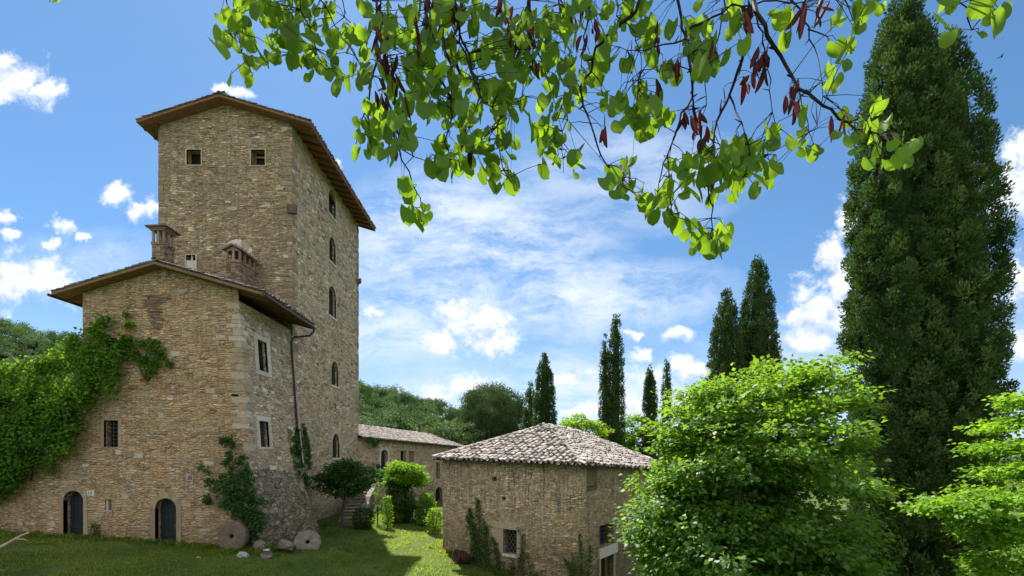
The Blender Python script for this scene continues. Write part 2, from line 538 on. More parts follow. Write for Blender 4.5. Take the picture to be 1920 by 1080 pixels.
M_MILL = m_ramp("millstone_rock", [(0.0, (0.08, 0.06, 0.047)), (0.5, (0.15, 0.12, 0.095)), (1.0, (0.30, 0.30, 0.30))], 5.0, bump=0.8, dist=0.04)
M_PLATE = m_plain("enamel_plate", (0.62, 0.62, 0.64), 0.4, 20.0, 0.15)
M_INK = m_plain("navy_enamel", (0.03, 0.035, 0.07), 0.5, 20.0, 0.1)
M_RUST = m_plain("rust_brown_clay", (0.05, 0.026, 0.02), 0.7, 7.0, 0.6)

GREEN = lambda a, b, c: [(0.0, a), (0.55, b), (1.0, c)]
L_LIME = m_leaf("lime_leaf", GREEN((0.026, 0.085, 0.009), (0.056, 0.148, 0.014), (0.115, 0.225, 0.023)), (0.30, 0.52, 0.025), 0.42, 0.03, 0.5)
L_JUDAS = m_leaf("judas_leaf", GREEN((0.035, 0.085, 0.012), (0.055, 0.13, 0.016), (0.10, 0.19, 0.025)), (0.30, 0.50, 0.02), 0.5, 0.015, 0.5)
L_IVY = m_leaf("creeper_leaf", GREEN((0.02, 0.062, 0.007), (0.042, 0.115, 0.011), (0.11, 0.205, 0.02)), (0.27, 0.50, 0.022), 0.38, 0.01, 0.55)
L_DKIVY = m_leaf("dark_ivy_leaf", GREEN((0.019, 0.052, 0.012), (0.036, 0.094, 0.02), (0.085, 0.17, 0.032)), (0.12, 0.27, 0.025), 0.28, 0.012, 0.55)
L_CYP = m_leaf("cypress_spray", GREEN((0.02, 0.05, 0.015), (0.064, 0.122, 0.034), (0.165, 0.225, 0.07)), (0.10, 0.18, 0.03), 0.2, 0.006, 0.6)
L_CYPF = m_leaf("far_cypress_spray", GREEN((0.032, 0.068, 0.022), (0.06, 0.112, 0.036), (0.11, 0.16, 0.05)), (0.09, 0.16, 0.03), 0.2, 0.006, 0.6)
L_PINE = m_leaf("pine_needle", GREEN((0.055, 0.095, 0.038), (0.10, 0.155, 0.06), (0.16, 0.21, 0.09)), (0.09, 0.16, 0.03), 0.2, 0.006, 0.6)
L_BUSH = m_leaf("bright_leaf", GREEN((0.07, 0.17, 0.012), (0.12, 0.26, 0.018), (0.20, 0.34, 0.03)), (0.34, 0.56, 0.02), 0.42, 0.015, 0.5)
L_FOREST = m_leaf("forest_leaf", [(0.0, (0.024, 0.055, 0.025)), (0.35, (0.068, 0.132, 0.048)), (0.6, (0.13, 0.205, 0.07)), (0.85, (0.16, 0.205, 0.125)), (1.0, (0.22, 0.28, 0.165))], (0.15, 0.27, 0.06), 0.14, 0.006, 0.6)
L_GRASS = m_leaf("grass_blade", GREEN((0.017, 0.052, 0.008), (0.038, 0.085, 0.013), (0.12, 0.155, 0.035)), (0.46, 0.60, 0.07), 0.58, 0.008, 0.5)
M_POD = m_leaf("red_seed_pod", GREEN((0.04, 0.008, 0.009), (0.10, 0.014, 0.015), (0.20, 0.04, 0.03)), (0.42, 0.03, 0.015), 0.3, 0.02, 0.5)


def m_ground(name, a, b, c):
    m, t = new_mat(name)
    co = t.n('ShaderNodeTexCoord').outputs['Object']
    n0 = t.noise(co, 0.35, 5, 0.6)
    n1 = t.noise(co, 3.0, 5, 0.7)
    n2 = t.noise(co, 22.0, 4, 0.7)
    col = t.mix(t.smooth(n0, 0.35, 0.65), a, b)
    col = t.mix(t.m('MULTIPLY', t.smooth(n1, 0.5, 0.75), 0.6), col, c)
    col = t.mix(0.6, col, t.ramp(n2, [(0.25, 0.15), (0.5, 0.5), (0.75, 0.8)]), 'OVERLAY')
    finish(t, principled(t, col, 0.95, n2, 0.6, 0.05, spec=0.1))
    return m


M_GROUND = m_ground("meadow_ground", (0.036, 0.074, 0.013), (0.085, 0.115, 0.026), (0.17, 0.15, 0.065))
M_HILL = m_ground("hill_soil", (0.05, 0.075, 0.025), (0.07, 0.09, 0.035), (0.09, 0.085, 0.045))

# ------------------------------------------------------------------ ground and hill
def sstep(a, b, x):
    t = np.clip((x - a) / (b - a), 0, 1)
    return t * t * (3 - 2 * t)


def ground_z(x, y):
    x = np.asarray(x, float)
    y = np.asarray(y, float)
    z = -0.065 * (np.clip(x, -26, 6) + 20) - 0.0040 * np.clip(x + 12, 0, 18) ** 2
    z = np.maximum(z, -3.2)
    z = z + (-1.6 - z) * sstep(40, 75, y)
    z = z + (2.25 - z) * sstep(11.0, 3.0, y)
    z = z + 0.05 * np.sin(x * 0.9 + 1.3 * np.sin(y * 0.5)) + 0.04 * np.sin(y * 1.1 + x * 0.37)
    return z


def gz(x, y):
    return float(ground_z(x, y))


def hill_z(x, y):
    """wooded slope that climbs away behind the buildings, higher to the left"""
    xs = np.array([-420, -260, -175, -150, -125, -95, -60, -42, -30, -16, -4, 10, 40, 400])
    zs = np.array([62, 50, 43, 39, 34, 30, 25, 21, 18.5, 14, 7, 1.0, -1.6, -1.6])
    top = np.interp(x, xs, zs)
    base = -2.0
    k = sstep(52, 135, y)
    z = base + (top - base) * k
    return z + 1.2 * np.sin(x * 0.06) * k + 0.8 * np.sin(y * 0.11 + x * 0.05) * k


def grid(name, xs, ys, fn, mat, label=None):
    X, Y = np.meshgrid(xs, ys)
    Z = fn(X, Y)
    V = np.stack([X, Y, Z], -1).reshape(-1, 3)
    nx, ny = len(xs), len(ys)
    i = np.arange(nx - 1)[None, :] + nx * np.arange(ny - 1)[:, None]
    Fc = np.stack([i, i + 1, i + nx + 1, i + nx], -1).reshape(-1, 4)
    o = arrays(name, V, Fc, mat, smooth=True)
    return tag(o, kind='structure', label=label)


gx = np.unique(np.concatenate([np.linspace(-3000, -60, 12), np.linspace(-60, 40, 140), np.linspace(40, 3000, 12)]))
gy = np.unique(np.concatenate([np.linspace(-400, -6, 8), np.linspace(-6, 60, 120), np.linspace(60, 3500, 14)]))
grid("ground", gx, gy, ground_z, M_GROUND, "grassy yard sloping down to the right between the stone buildings")
grid("hill", np.linspace(-420, 40, 80), np.linspace(50, 240, 50), lambda x, y: hill_z(x, np.minimum(y, 150)) - 0.3, M_HILL, "wooded hillside rising behind the buildings")


# ------------------------------------------------------------------ masonry helpers
class Wall:
    """a wall plane: foot point, horizontal direction, up vector (may lean); points are (u along, height)"""
    def __init__(s, o, u, v=(0, 0, 1)):
        s.O = Vector(o)
        s.U = Vector(u).normalized()
        s.V = Vector(v)
        s.N = s.U.cross(s.V).normalized()

    def p(s, u, h, out=0.0):
        return s.O + s.U * u + s.V * h + s.N * out

    def uv(s, px, py):
        """the point of this wall seen at a pixel of the photograph"""
        kx, kz = ray(px, py)
        d = Vector((kx, 1.0, kz))
        c = Vector((0, 0, EYE))
        k = (s.O - c).dot(s.N) / d.dot(s.N)
        q = c + d * k - s.O
        h = q.z / s.V.z
        return (q - s.V * h).dot(s.U), h

    def rect(s, x0, y0, x1, y1):
        um, hm = s.uv((x0 + x1) / 2, (y0 + y1) / 2)
        a = s.uv(x0, (y0 + y1) / 2)[0]
        b = s.uv(x1, (y0 + y1) / 2)[0]
        t = s.uv((x0 + x1) / 2, y0)[1]
        bt = s.uv((x0 + x1) / 2, y1)[1]
        return min(a, b), max(a, b), bt, t


def rect_poly(u0, u1, h0, h1):
    return [(u0, h0), (u1, h0), (u1, h1), (u0, h1)]


def arch_poly(u0, u1, h0, h1, n=10, k=1.0):
    r = (u1 - u0) / 2
    c = (u0 + u1) / 2
    hs = h1 - r * k
    pts = [(u0, h0), (u1, h0)]
    for i in range(n + 1):
        a = math.pi * i / n
        pts.append((c + r * math.cos(a), hs + r * k * math.sin(a)))
    return pts


def panel(mb, w, outline, holes, depth, mat, uo=0.0):
    polys = [[Vector((u, h, 0)) for u, h in outline]] + [[Vector((u, h, 0)) for u, h in q] for q in holes]
    flat = [p for q in polys for p in q]
    for tri in tessellate_polygon(polys):
        a, b, c = (flat[i] for i in tri)
        if (b - a).cross(c - a).z < 0:
            b, c = c, b
        mb.face([w.p(q.x, q.y) for q in (a, b, c)], mat, [(q.x + uo, q.y) for q in (a, b, c)])
    for q in holes:
        n = len(q)
        for i in range(n):
            a, b = q[i], q[(i + 1) % n]
            l = math.hypot(b[0] - a[0], b[1] - a[1])
            mb.face([w.p(*a), w.p(*a, -depth), w.p(*b, -depth), w.p(*b)], mat, [(0, a[1]), (depth, a[1]), (depth, a[1] + l), (0, a[1] + l)])


def ring(mb, w, inner, outer, proud, mat, tints=None, back=0.0):
    n = len(inner)
    for i in range(n):
        j = (i + 1) % n
        t = 0.7 if tints is None else tints[i % len(tints)]
        a, b, c, d = w.p(*inner[i], proud), w.p(*inner[j], proud), w.p(*outer[j], proud), w.p(*outer[i], proud)
        mb.face([d, c, b, a], mat, None, t)
        mb.face([w.p(*outer[i], -0.02), w.p(*outer[j], -0.02), c, d], mat, None, t)
        mb.face([a, b, w.p(*inner[j], -0.10), w.p(*inner[i], -0.10)], mat, None, t)


def scale_out(poly, du, dh0, dh1):
    """outline grown sideways, below and above"""
    us = [p[0] for p in poly]
    hs = [p[1] for p in poly]
    c = (min(us) + max(us)) / 2
    r = (max(us) - min(us)) / 2
    h0, h1 = min(hs), max(hs)
    return [(c + (u - c) * (r + du) / r, h0 - dh0 + (h - h0) * (h1 - h0 + dh0 + dh1) / (h1 - h0)) for u, h in poly]


def pane(w, poly, depth, mat, name, parent):
    mb = MB()
    mb.face([w.p(u, h, -depth) for u, h in poly], mat, [(u, h) for u, h in poly])
    return mb.build(name, parent)


def window(w, poly, parent, frame=None, depth=0.32, glass=M_GLASS, bars=None, name="window", sill=None, mat=M_BLOCK, proud=0.025, tint=(0.75, 0.9, 0.82, 0.7)):
    """a window: stone surround, with pane, bars and sill as its pieces"""
    mb = MB()
    if frame:
        ring(mb, w, poly, scale_out(poly, *frame), proud, mat, tint)
    else:
        inn = scale_out(poly, -0.05, -0.05, -0.05)
        n = len(poly)
        for i in range(n):
            j = (i + 1) % n
            mb.face([w.p(*poly[i], -depth * 0.6), w.p(*poly[j], -depth * 0.6), w.p(*inn[j], -depth * 0.6), w.p(*inn[i], -depth * 0.6)], M_WOOD, None, 0.5)
    o = mb.build(name, parent)
    pane(w, poly, depth - 0.01, glass, "pane", o)
    us = [p[0] for p in poly]
    hs = [p[1] for p in poly]
    u0, u1, h0, h1 = min(us), max(us), min(hs), max(hs)
    if bars:
        nv, nh = bars
        g = MB()
        for i in range(nv):
            u = u0 + (u1 - u0) * (i + 1) / (nv + 1)
            g.tube([w.p(u, h0, -0.14), w.p(u, h1, -0.14)], 0.013, M_IRON, 5)
        for i in range(nh):
            h = h0 + (h1 - h0) * (i + 1) / (nh + 1)
            g.tube([w.p(u0, h, -0.15), w.p(u1, h, -0.15)], 0.013, M_IRON, 5)
        g.build("window_grille", o)
    if sill:
        sl = MB()
        e = sill if isinstance(sill, float) else 0.12
        sl.box(w.p(u0 - e, h0 - 0.14, -0.1), w.U * (u1 - u0 + 2 * e), w.N * 0.18, w.V * 0.12, M_BLOCK, 0.92)
        sl.build("sill", o)
    return o


def blocks(mb, w, n, u0, u1, h0, h1, inside, mat, sizes=((0.14, 0.42), (0.07, 0.17)), tint=(0.15, 0.9), proud=(0.008, 0.035), seed=1, course=None, bottomless=True):
    """single stones that stand a little proud of the wall face"""
    r = np.random.default_rng(seed)
    k = 0
    tries = 0
    while k < n and tries < n * 6:
        tries += 1
        a, b = r.uniform(*sizes[0]), r.uniform(*sizes[1])
        u, h = r.uniform(u0, u1 - a), r.uniform(h0, h1 - b)
        if course:
            h = round(h / course) * course
        if not all(inside(uu, hh) for uu, hh in ((u, h), (u + a, h), (u, h + b), (u + a, h + b), (u + a / 2, h + b / 2))):
            continue
        pr = r.uniform(*proud)
        t = r.uniform(*tint)
        j = lambda s: r.uniform(-s, s)
        q = [(u + j(.02), h + j(.012)), (u + a + j(.02), h + j(.012)), (u + a + j(.02), h + b + j(.012)), (u + j(.02), h + b + j(.012))]
        f = [w.p(x, y, pr) for x, y in q]
        bk = [w.p(x, y, -0.02) for x, y in scale_out(q, 0.012, 0.012, 0.012)]
        mb.face(f, mat, q, t)
        for i in range(4):
            m2 = (i + 1) % 4
            mb.face([bk[i], bk[m2], f[m2], f[i]], mat, None, t)
        k += 1


def in_poly(poly):
    P = [(float(a), float(b)) for a, b in poly]

    def f(u, h):
        c = False
        j = len(P) - 1
        for i in range(len(P)):
            if (P[i][1] > h) != (P[j][1] > h) and u < (P[j][0] - P[i][0]) * (h - P[i][1]) / (P[j][1] - P[i][1]) + P[i][0]:
                c = not c
            j = i
        return c
    return f


def keep_off(outline, holes, margin=0.06):
    ins = in_poly(outline)
    hs = [in_poly(scale_out(h, margin, margin, margin)) for h in holes]
    return lambda u, h: ins(u, h) and not any(q(u, h) for q in hs)


def quoins(mb, w, side, u_at, h0, h1, seed, tint=(0.45, 0.95), proud=0.02, left=True):
    """long and short corner stones on one face; u_at(h) is the corner"""
    r = np.random.default_rng(seed)
    h = h0
    i = 0
    while h < h1:
        hh = r.uniform(0.2, 0.42)
        ln = (0.62 if (i + side) % 2 else 0.34) * r.uniform(0.8, 1.25)
        t = r.uniform(*tint)
        a0, a1 = u_at(h), u_at(min(h + hh, h1))
        e = 0.012
        q = [(a0, h + e), (a0 + (ln if left else -ln), h + e), (a1 + (ln if left else -ln), h + hh - e), (a1, h + hh - e)]
        if not left:
            q = [q[1], q[0], q[3], q[2]]
        h += hh
        i += 1
        if r.random() < 0.3:
            continue
        f = [w.p(x, y, proud) for x, y in q]
        bk = [w.p(x, y, -0.02) for x, y in q]
        mb.face(f, M_BLOCK, q, t)
        for k in range(4):
            m2 = (k + 1) % 4
            mb.face([bk[k], bk[m2], f[m2], f[k]], M_BLOCK, None, t)


def tiles(mb, e0, e1, apex0, apex1, seed, pitch=0.25, expo=0.33, lift=0.05, tint=(0.05, 0.95), rad=0.085, over=0.06, rag=1.0):
    """rows of curved clay tiles on the slope between the eave e0-e1 and the top apex0-apex1 (a triangle when they meet)"""
    r = np.random.default_rng(seed)
    e0, e1, a0, a1 = Vector(e0), Vector(e1), Vector(apex0), Vector(apex1)
    E = (e1 - e0)
    L = E.length
    E.normalize()
    up = (a0 - e0)
    up = (up - E * up.dot(E))
    H = up.length
    if ((a1 - e1) - E * (a1 - e1).dot(E)).length > H:
        up = (a1 - e1) - E * (a1 - e1).dot(E)
        H = up.length
    up.normalize()
    N = E.cross(up).normalized()
    ua, ub = (a0 - e0).dot(E), (a1 - e0).dot(E)
    ha, hb = (a0 - e0).dot(up), (a1 - e0).dot(up)
    mb.face([e0, e1, a1, a0] if (a1 - a0).length > 1e-3 else [e0, e1, a0], M_TILEBED)

    def span(h):
        lo = ua * h / max(ha, 1e-6)
        hi = L + (ub - L) * h / max(hb, 1e-6)
        return lo, hi
    nc = int(L / pitch)
    smin, smax = min(0, ua), max(L, ub)
    c = smin + pitch / 2
    while c < smax:
        wob = r.uniform(-0.015, 0.015) * rag
        h = -over
        while h < H - 0.05:
            lo, hi = span(max(h + expo * 0.5, 0))
            if lo - 0.02 <= c <= hi + 0.02:
                for kind in (0, 1):
                    cc = c + wob + r.uniform(-0.014, 0.014) * rag + (pitch / 2 if kind else 0)
                    if kind and not (lo <= cc <= hi):
                        continue
                    yaw = r.uniform(-0.07, 0.07) * rag
                    le = expo * r.uniform(1.18, 1.34)
                    z0 = lift + r.uniform(-0.006, 0.018) * rag + (0 if kind else 0.035)
                    z1 = z0 - 0.035
                    t = float(np.clip(r.normal(0.5, 0.25), *tint)) * (0.85 if kind else 1.0)
                    seg = 3 if kind else 5
                    s0 = h + r.uniform(-0.03, 0.03) * rag
                    ra = []
                    for (sv, rr, zz) in ((s0, rad * (0.95 if kind else 1.08), z0), (s0 + le, rad * 0.82, z1)):
                        row = []
                        for k in range(seg + 1):
                            an = math.pi * k / seg
                            dx = -rr * math.cos(an)
                            dz = rr * 0.75 * math.sin(an) * (-1 if kind else 1) + (0.03 if kind else 0)
                            row.append(e0 + E * (cc + dx + yaw * (sv - s0)) + up * sv + N * (zz + dz))
                        ra.append(row)
                    for k in range(seg):
                        mb.face([ra[0][k], ra[0][k + 1], ra[1][k + 1], ra[1][k]], M_TILE, None, t, False)
                    # thickness of the open end
                    if not kind:
                        inn = [p + (e0 + E * (cc) + up * s0 + N * z0 - p) * 0.2 for p in ra[0]]
                        for k in range(seg):
                            mb.face([ra[0][k + 1], ra[0][k], inn[k], inn[k + 1]], M_TILE, None, t * 0.9)
            h += expo
        c += pitch


def gable_roof(parent, xl, xc, xr, zl, zc, zr, y0, y1, soffit, seed, th=0.16):
    """two slopes with a boarded underside and tiles on top"""
    mb = MB()
    for (xa, za, xb, zb) in ((xl, zl, xc, zc), (xc, zc, xr, zr)):
        A, B = Vector((xa, y0, za)), Vector((xb, y0, zb))
        C, D = Vector((xb, y1, zb)), Vector((xa, y1, za))
        dn = Vector((0, 0, -th))
        mb.face([A + dn, D + dn, C + dn, B + dn], soffit, [(A.x, A.y), (D.x, D.y), (C.x, C.y), (B.x, B.y)])
        mb.face([A + dn, B + dn, B - Vector((0, 0, 0.05)), A - Vector((0, 0, 0.05))], soffit)
        mb.face([A - Vector((0, 0, 0.05)), B - Vector((0, 0, 0.05)), B, A], M_TILEBED)
        mb.face([D + dn, D, C, C + dn], soffit)
        o = (A, D) if xa == xl else (B, C)
        p, q = o
        mb.face([p + dn, q + dn, q, p] if xa != xl else [q + dn, p + dn, p, q], soffit)
    tiles(mb, (xl, y1, zl), (xl, y0, zl), (xc, y1, zc), (xc, y0, zc), seed)
    tiles(mb, (xr, y0, zr), (xr, y1, zr), (xc, y0, zc), (xc, y1, zc), seed + 1)
    # ridge tiles
    r = np.random.default_rng(seed)
    y = y0 - 0.03
    while y < y1:
        mb_t = float(r.uniform(0.2, 0.8))
        pts = []
        for yy, rr in ((y, 0.13), (y + 0.44, 0.11)):
            pts.append([Vector((xc + rr * math.cos(math.pi * k / 5), yy, zc + 0.06 + rr * 0.8 * math.sin(math.pi * k / 5))) for k in range(6)])
        for k in range(5):
            mb.face([pts[0][k], pts[0][k + 1], pts[1][k + 1], pts[1][k]], M_TILE, None, mb_t)
        y += 0.38
    return mb.build("roof", parent)


# ------------------------------------------------------------------ the tower
TX0, TX1, TY0, TY1 = -20.72, -12.88, 26.67, 38.2
tower = empty("stone_tower", (-16.8, 32.0, 0), "tall square stone tower with a gabled tile roof rising behind the lower house", "tower")
RXL, RXC, RXR, RZL, RZC, RZR = -21.52, -16.8, -11.62, 23.12, 24.62, 23.08
wf = Wall((0, TY0, 0), (1, 0, 0))
ws = Wall((TX1, 0, 0), (0, 1, 0))
th_at = lambda x: (RZL + (RZC - RZL) * (x - RXL) / (RXC - RXL) if x < RXC else RZC + (RZR - RZC) * (x - RXC) / (RXR - RXC)) - 0.17
outl = [(TX0, -1.6), (TX1, -1.6), (TX1, th_at(TX1)), (RXC, th_at(RXC)), (TX0, th_at(TX0))]
sq = [rect_poly(*wf.rect(350, 281, 377, 309)), rect_poly(*wf.rect(471, 281, 497, 310))]
small = rect_poly(*wf.rect(349, 478, 367, 504))
mb = MB()
fh = sq + [small]
panel(mb, wf, outl, fh, 0.45, M_TOWER)
blocks(mb, wf, 420, TX0, TX1, 9.0, 24.2, keep_off(outl, fh), M_BLOCK, tint=(0.06, 0.42), seed=3, course=0.12, sizes=((0.12, 0.45), (0.05, 0.12)))
blocks(mb, wf, 12, TX0, TX1, 9.0, 24.2, keep_off(outl, fh), M_BLOCK, tint=(0.7, 0.92), seed=4, sizes=((0.2, 0.45), (0.1, 0.2)))
quoins(mb, wf, 0, lambda h: TX1, 8.5, 22.7, 5, (0.1, 0.38), 0.02, left=False)
quoins(mb, wf, 1, lambda h: TX0, 10.5, 22.7, 6, (0.1, 0.38), 0.02, left=True)
# right-hand face with its column of arched windows
side_w = [(616, 357, 629, 406), (617, 445, 629, 493), (616, 537, 630, 594), (621, 678, 634, 723), (623, 813, 636, 858)]
sh = [arch_poly(*ws.rect(*q), n=8, k=1.15) for q in side_w]
slit = rect_poly(*ws.rect(626, 757, 630, 770))
outs = [(TY0, -1.8), (TY1, -1.8), (TY1, th_at(TX1)), (TY0, th_at(TX1))]
panel(mb, ws, outs, sh + [slit], 0.5, M_SIDE_LIT, 40.0)
blocks(mb, ws, 560, TY0, TY1, -1, 22.4, keep_off(outs, sh), M_BLOCK, tint=(0.06, 0.5), seed=7, course=0.13, sizes=((0.14, 0.5), (0.06, 0.15)))
blocks(mb, ws, 45, TY0, TY1, 3, 22.4, keep_off(outs, sh), M_BLOCK, tint=(0.6, 0.95), seed=8, sizes=((0.25, 0.7), (0.1, 0.22)))
quoins(mb, ws, 1, lambda h: TY0, 8.5, 22.7, 5, (0.1, 0.42), 0.02, left=True)
quoins(mb, ws, 0, lambda h: TY1, 2.0, 22.6, 9, (0.1, 0.5), 0.025, left=False)
# rear and left faces
wb = Wall((0, TY1, 0), (-1, 0, 0))
wl = Wall((TX0, 0, 0), (0, -1, 0))
panel(mb, wb, [(-TX1, -1.8), (-TX0, -1.8), (-TX0, th_at(TX0)), (-RXC, th_at(RXC)), (-TX1, th_at(TX1))], [], 0.3, M_TOWER, 80)
panel(mb, wl, [(-TY1, -1.8), (-TY0, -1.8), (-TY0, th_at(TX0)), (-TY1, th_at(TX0))], [], 0.3, M_TOWER, 120)
mb.face([(TX0, TY0, 22.2), (TX1, TY0, 22.2), (TX1, TY1, 22.2), (TX0, TY1, 22.2)], M_DARK)
mb.build("wall", tower)
gable_roof(tower, RXL, RXC, RXR, RZL, RZC, RZR, 26.07, 38.75, M_SOFFIT, 21)
slope_r = (RZR - RZC) / (RXR - RXC)
slope_l = (RZL - RZC) / (RXL - RXC)


def rafters(parent, x_in, x_out, z_at, ys, w=0.13, h=0.13, drop=0.165):
    for y in ys:
        m = MB()
        m.box((x_in, y, z_at(x_in) - drop - h), (x_out - x_in, 0, z_at(x_out) - z_at(x_in)), (0, w, 0), (0, 0, h), M_RAFTER)
        m.build("rafter", parent)


zr_at = lambda x: RZC + slope_r * (x - RXC)
zl_at = lambda x: RZL + (RZC - RZL) * (x - RXL) / (RXC - RXL)
rafters(tower, TX1 - 0.1, RXR - 0.06, zr_at, np.linspace(26.5, 38.3, 17))
rafters(tower, RXL + 0.06, TX0 + 0.1, zl_at, np.linspace(26.5, 38.3, 17)[:6])
for i, q in enumerate(sq):
    o = window(wf, q, tower, frame=(0.07, 0.07, 0.07), depth=0.44, glass=M_DARK, tint=(0.5, 0.62, 0.55, 0.66))
    u0, u1, h0, h1 = q[0][0], q[1][0], q[0][1], q[2][1]
    k = MB()
    k.box(wf.p(u0 + (0.02 if i == 0 else 0.1), h0, -0.3), wf.U * 0.05, wf.N * 0.05, wf.V * (h1 - h0), M_WOOD)
    if i == 1:
        k.box(wf.p(u0 + 0.15, h1 - 0.3, -0.34), wf.U * (u1 - u0 - 0.15), wf.N * 0.03, wf.V * 0.12, M_WOOD)
    k.build("casement", o)
o = window(wf, small, tower, frame=(0.06, 0.03, 0.03), depth=0.44, glass=M_DARK)
k = MB()
u0, u1, h0, h1 = small[0][0], small[1][0], small[0][1], small[2][1]
k.box(wf.p(u0, h0, -0.2), wf.U * (u1 - u0), wf.N * 0.19, wf.V * (h1 - h0) * 0.62, M_BLOCK, 0.9)
k.tube([wf.p((u0 + u1) / 2, h0 + 0.5 * (h1 - h0), -0.1), wf.p((u0 + u1) / 2, h1, -0.1)], 0.05, M_BLOCK, 7, 0.95)
k.build("mullion", o)
for i, q in enumerate(sh):
    fr = [(0.22, 0.0, 0.24), (0.1, 0.0, 0.12), (0.16, 0.0, 0.22), (0.13, 0.0, 0.2), (0.22, 0.0, 0.26)][i]
    tn = [(0.72, 0.6, 0.8), (0.42, 0.6, 0.5), (0.6, 0.68, 0.5), (0.55, 0.5, 0.62), (0.66, 0.6, 0.75)][i]
    window(ws, q, tower, frame=fr, depth=0.24, sill=0.1, tint=tn, bars=(2, 5) if i >= 3 else None, proud=0.02)
pane(ws, slit, 0.4, M_DARK, "slit", tower)
# corbels that stick out of the masonry
k = MB()
a, b, c, d = wf.rect(540, 383, 556, 401)
k.box(wf.p(a, c, -0.1), wf.U * (b - a), wf.N * 0.24, wf.V * (d - c) * 0.9, M_ROCK, 0.12)
k.build("corbel", tower)
k = MB()
h = EYE + (HZ - 535) * 37.9 / F
k.box((TX1 - 0.1, 37.7, h), (0.42, 0, 0.2), (0, 0.26, 0), (0, 0, 0.34), M_ROCK, 0.2)
k.build("corbel", tower)
k = MB()
h = EYE + (HZ - 398) * 27.6 / F
k.box((TX0 + 0.05, 27.5, h), (-0.36, 0, 0.14), (0, 0.24, 0), (0, 0, 0.36), M_ROCK, 0.35)
k.build("corbel", tower)
# blind arch of pale stone above the near chimney
k = MB()
uu0, uu1, hh0, hh1 = wf.rect(424, 449, 470, 505)
inn = arch_poly(uu0 + 0.1, uu1 - 0.1, hh0, hh1 - 0.42, 12)
out = arch_poly(uu0 - 0.2, uu1 + 0.14, hh0, hh1, 12)
r = np.random.default_rng(4)
tt = [float(r.choice([0.97, 1.0, 0.93, 0.5])) for _ in range(30)]
for i in range(1, len(inn) - 1):
    A, B, C, D = wf.p(*inn[i], 0.03), wf.p(*inn[i + 1], 0.03), wf.p(*out[i + 1], 0.03), wf.p(*out[i], 0.03)
    k.face([D, C, B, A], M_BLOCK, None, tt[i])
    k.face([wf.p(*out[i], -0.02), wf.p(*out[i + 1], -0.02), C, D], M_BLOCK, None, tt[i])
k.build("blind_arch", tower)

# ------------------------------------------------------------------ the lower house against the tower
AX0, AY0 = -20.38, 21.6
LEAN = 0.44 / 6.3


def ax1(h):          # the battered right-hand corner
    return -12.90 + (10.3 - h) * LEAN


house = empty("stone_house", (-16.6, 24.0, 0), "tan stone house with a low gable and two arched doors before the tower", "house")
HXL, HXC, HXR, HZL, HZC, HZR = -21.34, -16.58, -11.56, 11.5, 12.93, 11.5
hth = lambda x: (HZL + (HZC - HZL) * (x - HXL) / (HXC - HXL) if x < HXC else HZC + (HZR - HZC) * (x - HXC) / (HXR - HXC)) - 0.17
hf = Wall((0, AY0, 0), (1, 0, 0))
hs = Wall((ax1(0), 0, 0), (0, 1, 0), (-LEAN, 0, 1))
xt = -12.97
GX = -22.6        # the foot of the front wall runs on a little to the left under the creeper
outf = [(GX, -1.4), (ax1(-1.4), -1.4), (ax1(hth(xt)), hth(xt)), (HXC, hth(HXC)), (AX0, hth(AX0)), (AX0, 7.4), (GX, 7.4)]
doorL = arch_poly(*hf.rect(119, 920, 157, 1006), n=10)
doorR = arch_poly(*hf.rect(291, 934, 331, 1020), n=10)
doorL = [(u, h if i > 1 else -0.2) for i, (u, h) in enumerate(doorL)]
doorR = [(u, h if i > 1 else -0.6) for i, (u, h) in enumerate(doorR)]
winF = rect_poly(*hf.rect(195, 788, 222, 838))
winI = rect_poly(*hf.rect(190, 634, 220, 656))
hole = rect_poly(*hf.rect(433, 739, 447, 749))
niche = rect_poly(*hf.rect(197, 937, 209, 957))
fh = [doorL, doorR, winF, winI, hole, niche]
mb = MB()
panel(mb, hf, outf, fh, 0.42, M_ANNEX)
ko = keep_off(outf, fh, 0.14)
blocks(mb, hf, 560, GX, -12.3, -0.6, 12.4, ko, M_BLOCK, tint=(0.12, 0.5), seed=31, course=0.12, sizes=((0.12, 0.42), (0.05, 0.13)))
blocks(mb, hf, 22, GX, -12.3, 0, 12.4, ko, M_BLOCK, tint=(0.55, 0.8), seed=32, sizes=((0.2, 0.5), (0.1, 0.26)))
quoins(mb, hf, 0, lambda h: ax1(h), 3.0, 11.0, 33, (0.3, 0.72), 0.015, left=False)
# patch of dark old brick high on the gable
r = np.random.default_rng(8)
brp = in_poly([hf.uv(*p) for p in ((268, 553), (316, 553), (318, 560), (300, 575), (306, 600), (304, 620), (284, 620), (280, 590), (270, 572))])
for hh in np.arange(8.8, 11.6, 0.072):
    for uu in np.arange(-19, -15, 0.245):
        u = uu + (0.12 if int(round(hh / 0.072)) % 2 else 0) + r.uniform(-.01, .01)
        if brp(u + 0.11, hh) and r.random() < 0.9:
            mb.box(hf.p(u, hh, -0.03), hf.U * 0.225, hf.N * (0.04 + r.uniform(0, 0.015)), hf.V * 0.058, M_BRICK, float(r.uniform(0, 0.6)))
outs = [(AY0, -1.6), (TY0 + 0.3, -1.6), (TY0 + 0.3, 11.25), (AY0, 11.25)]
w1 = rect_poly(*hs.rect(484, 640, 501, 696))
w2 = rect_poly(*hs.rect(487, 790, 504, 838))
panel(mb, hs, outs, [w1, w2], 0.42, M_SIDE_LIT, 55.0)
blocks(mb, hs, 240, AY0, TY0, 0, 11.2, keep_off(outs, [w1, w2], 0.3), M_BLOCK, tint=(0.15, 0.62), seed=35, course=0.16)
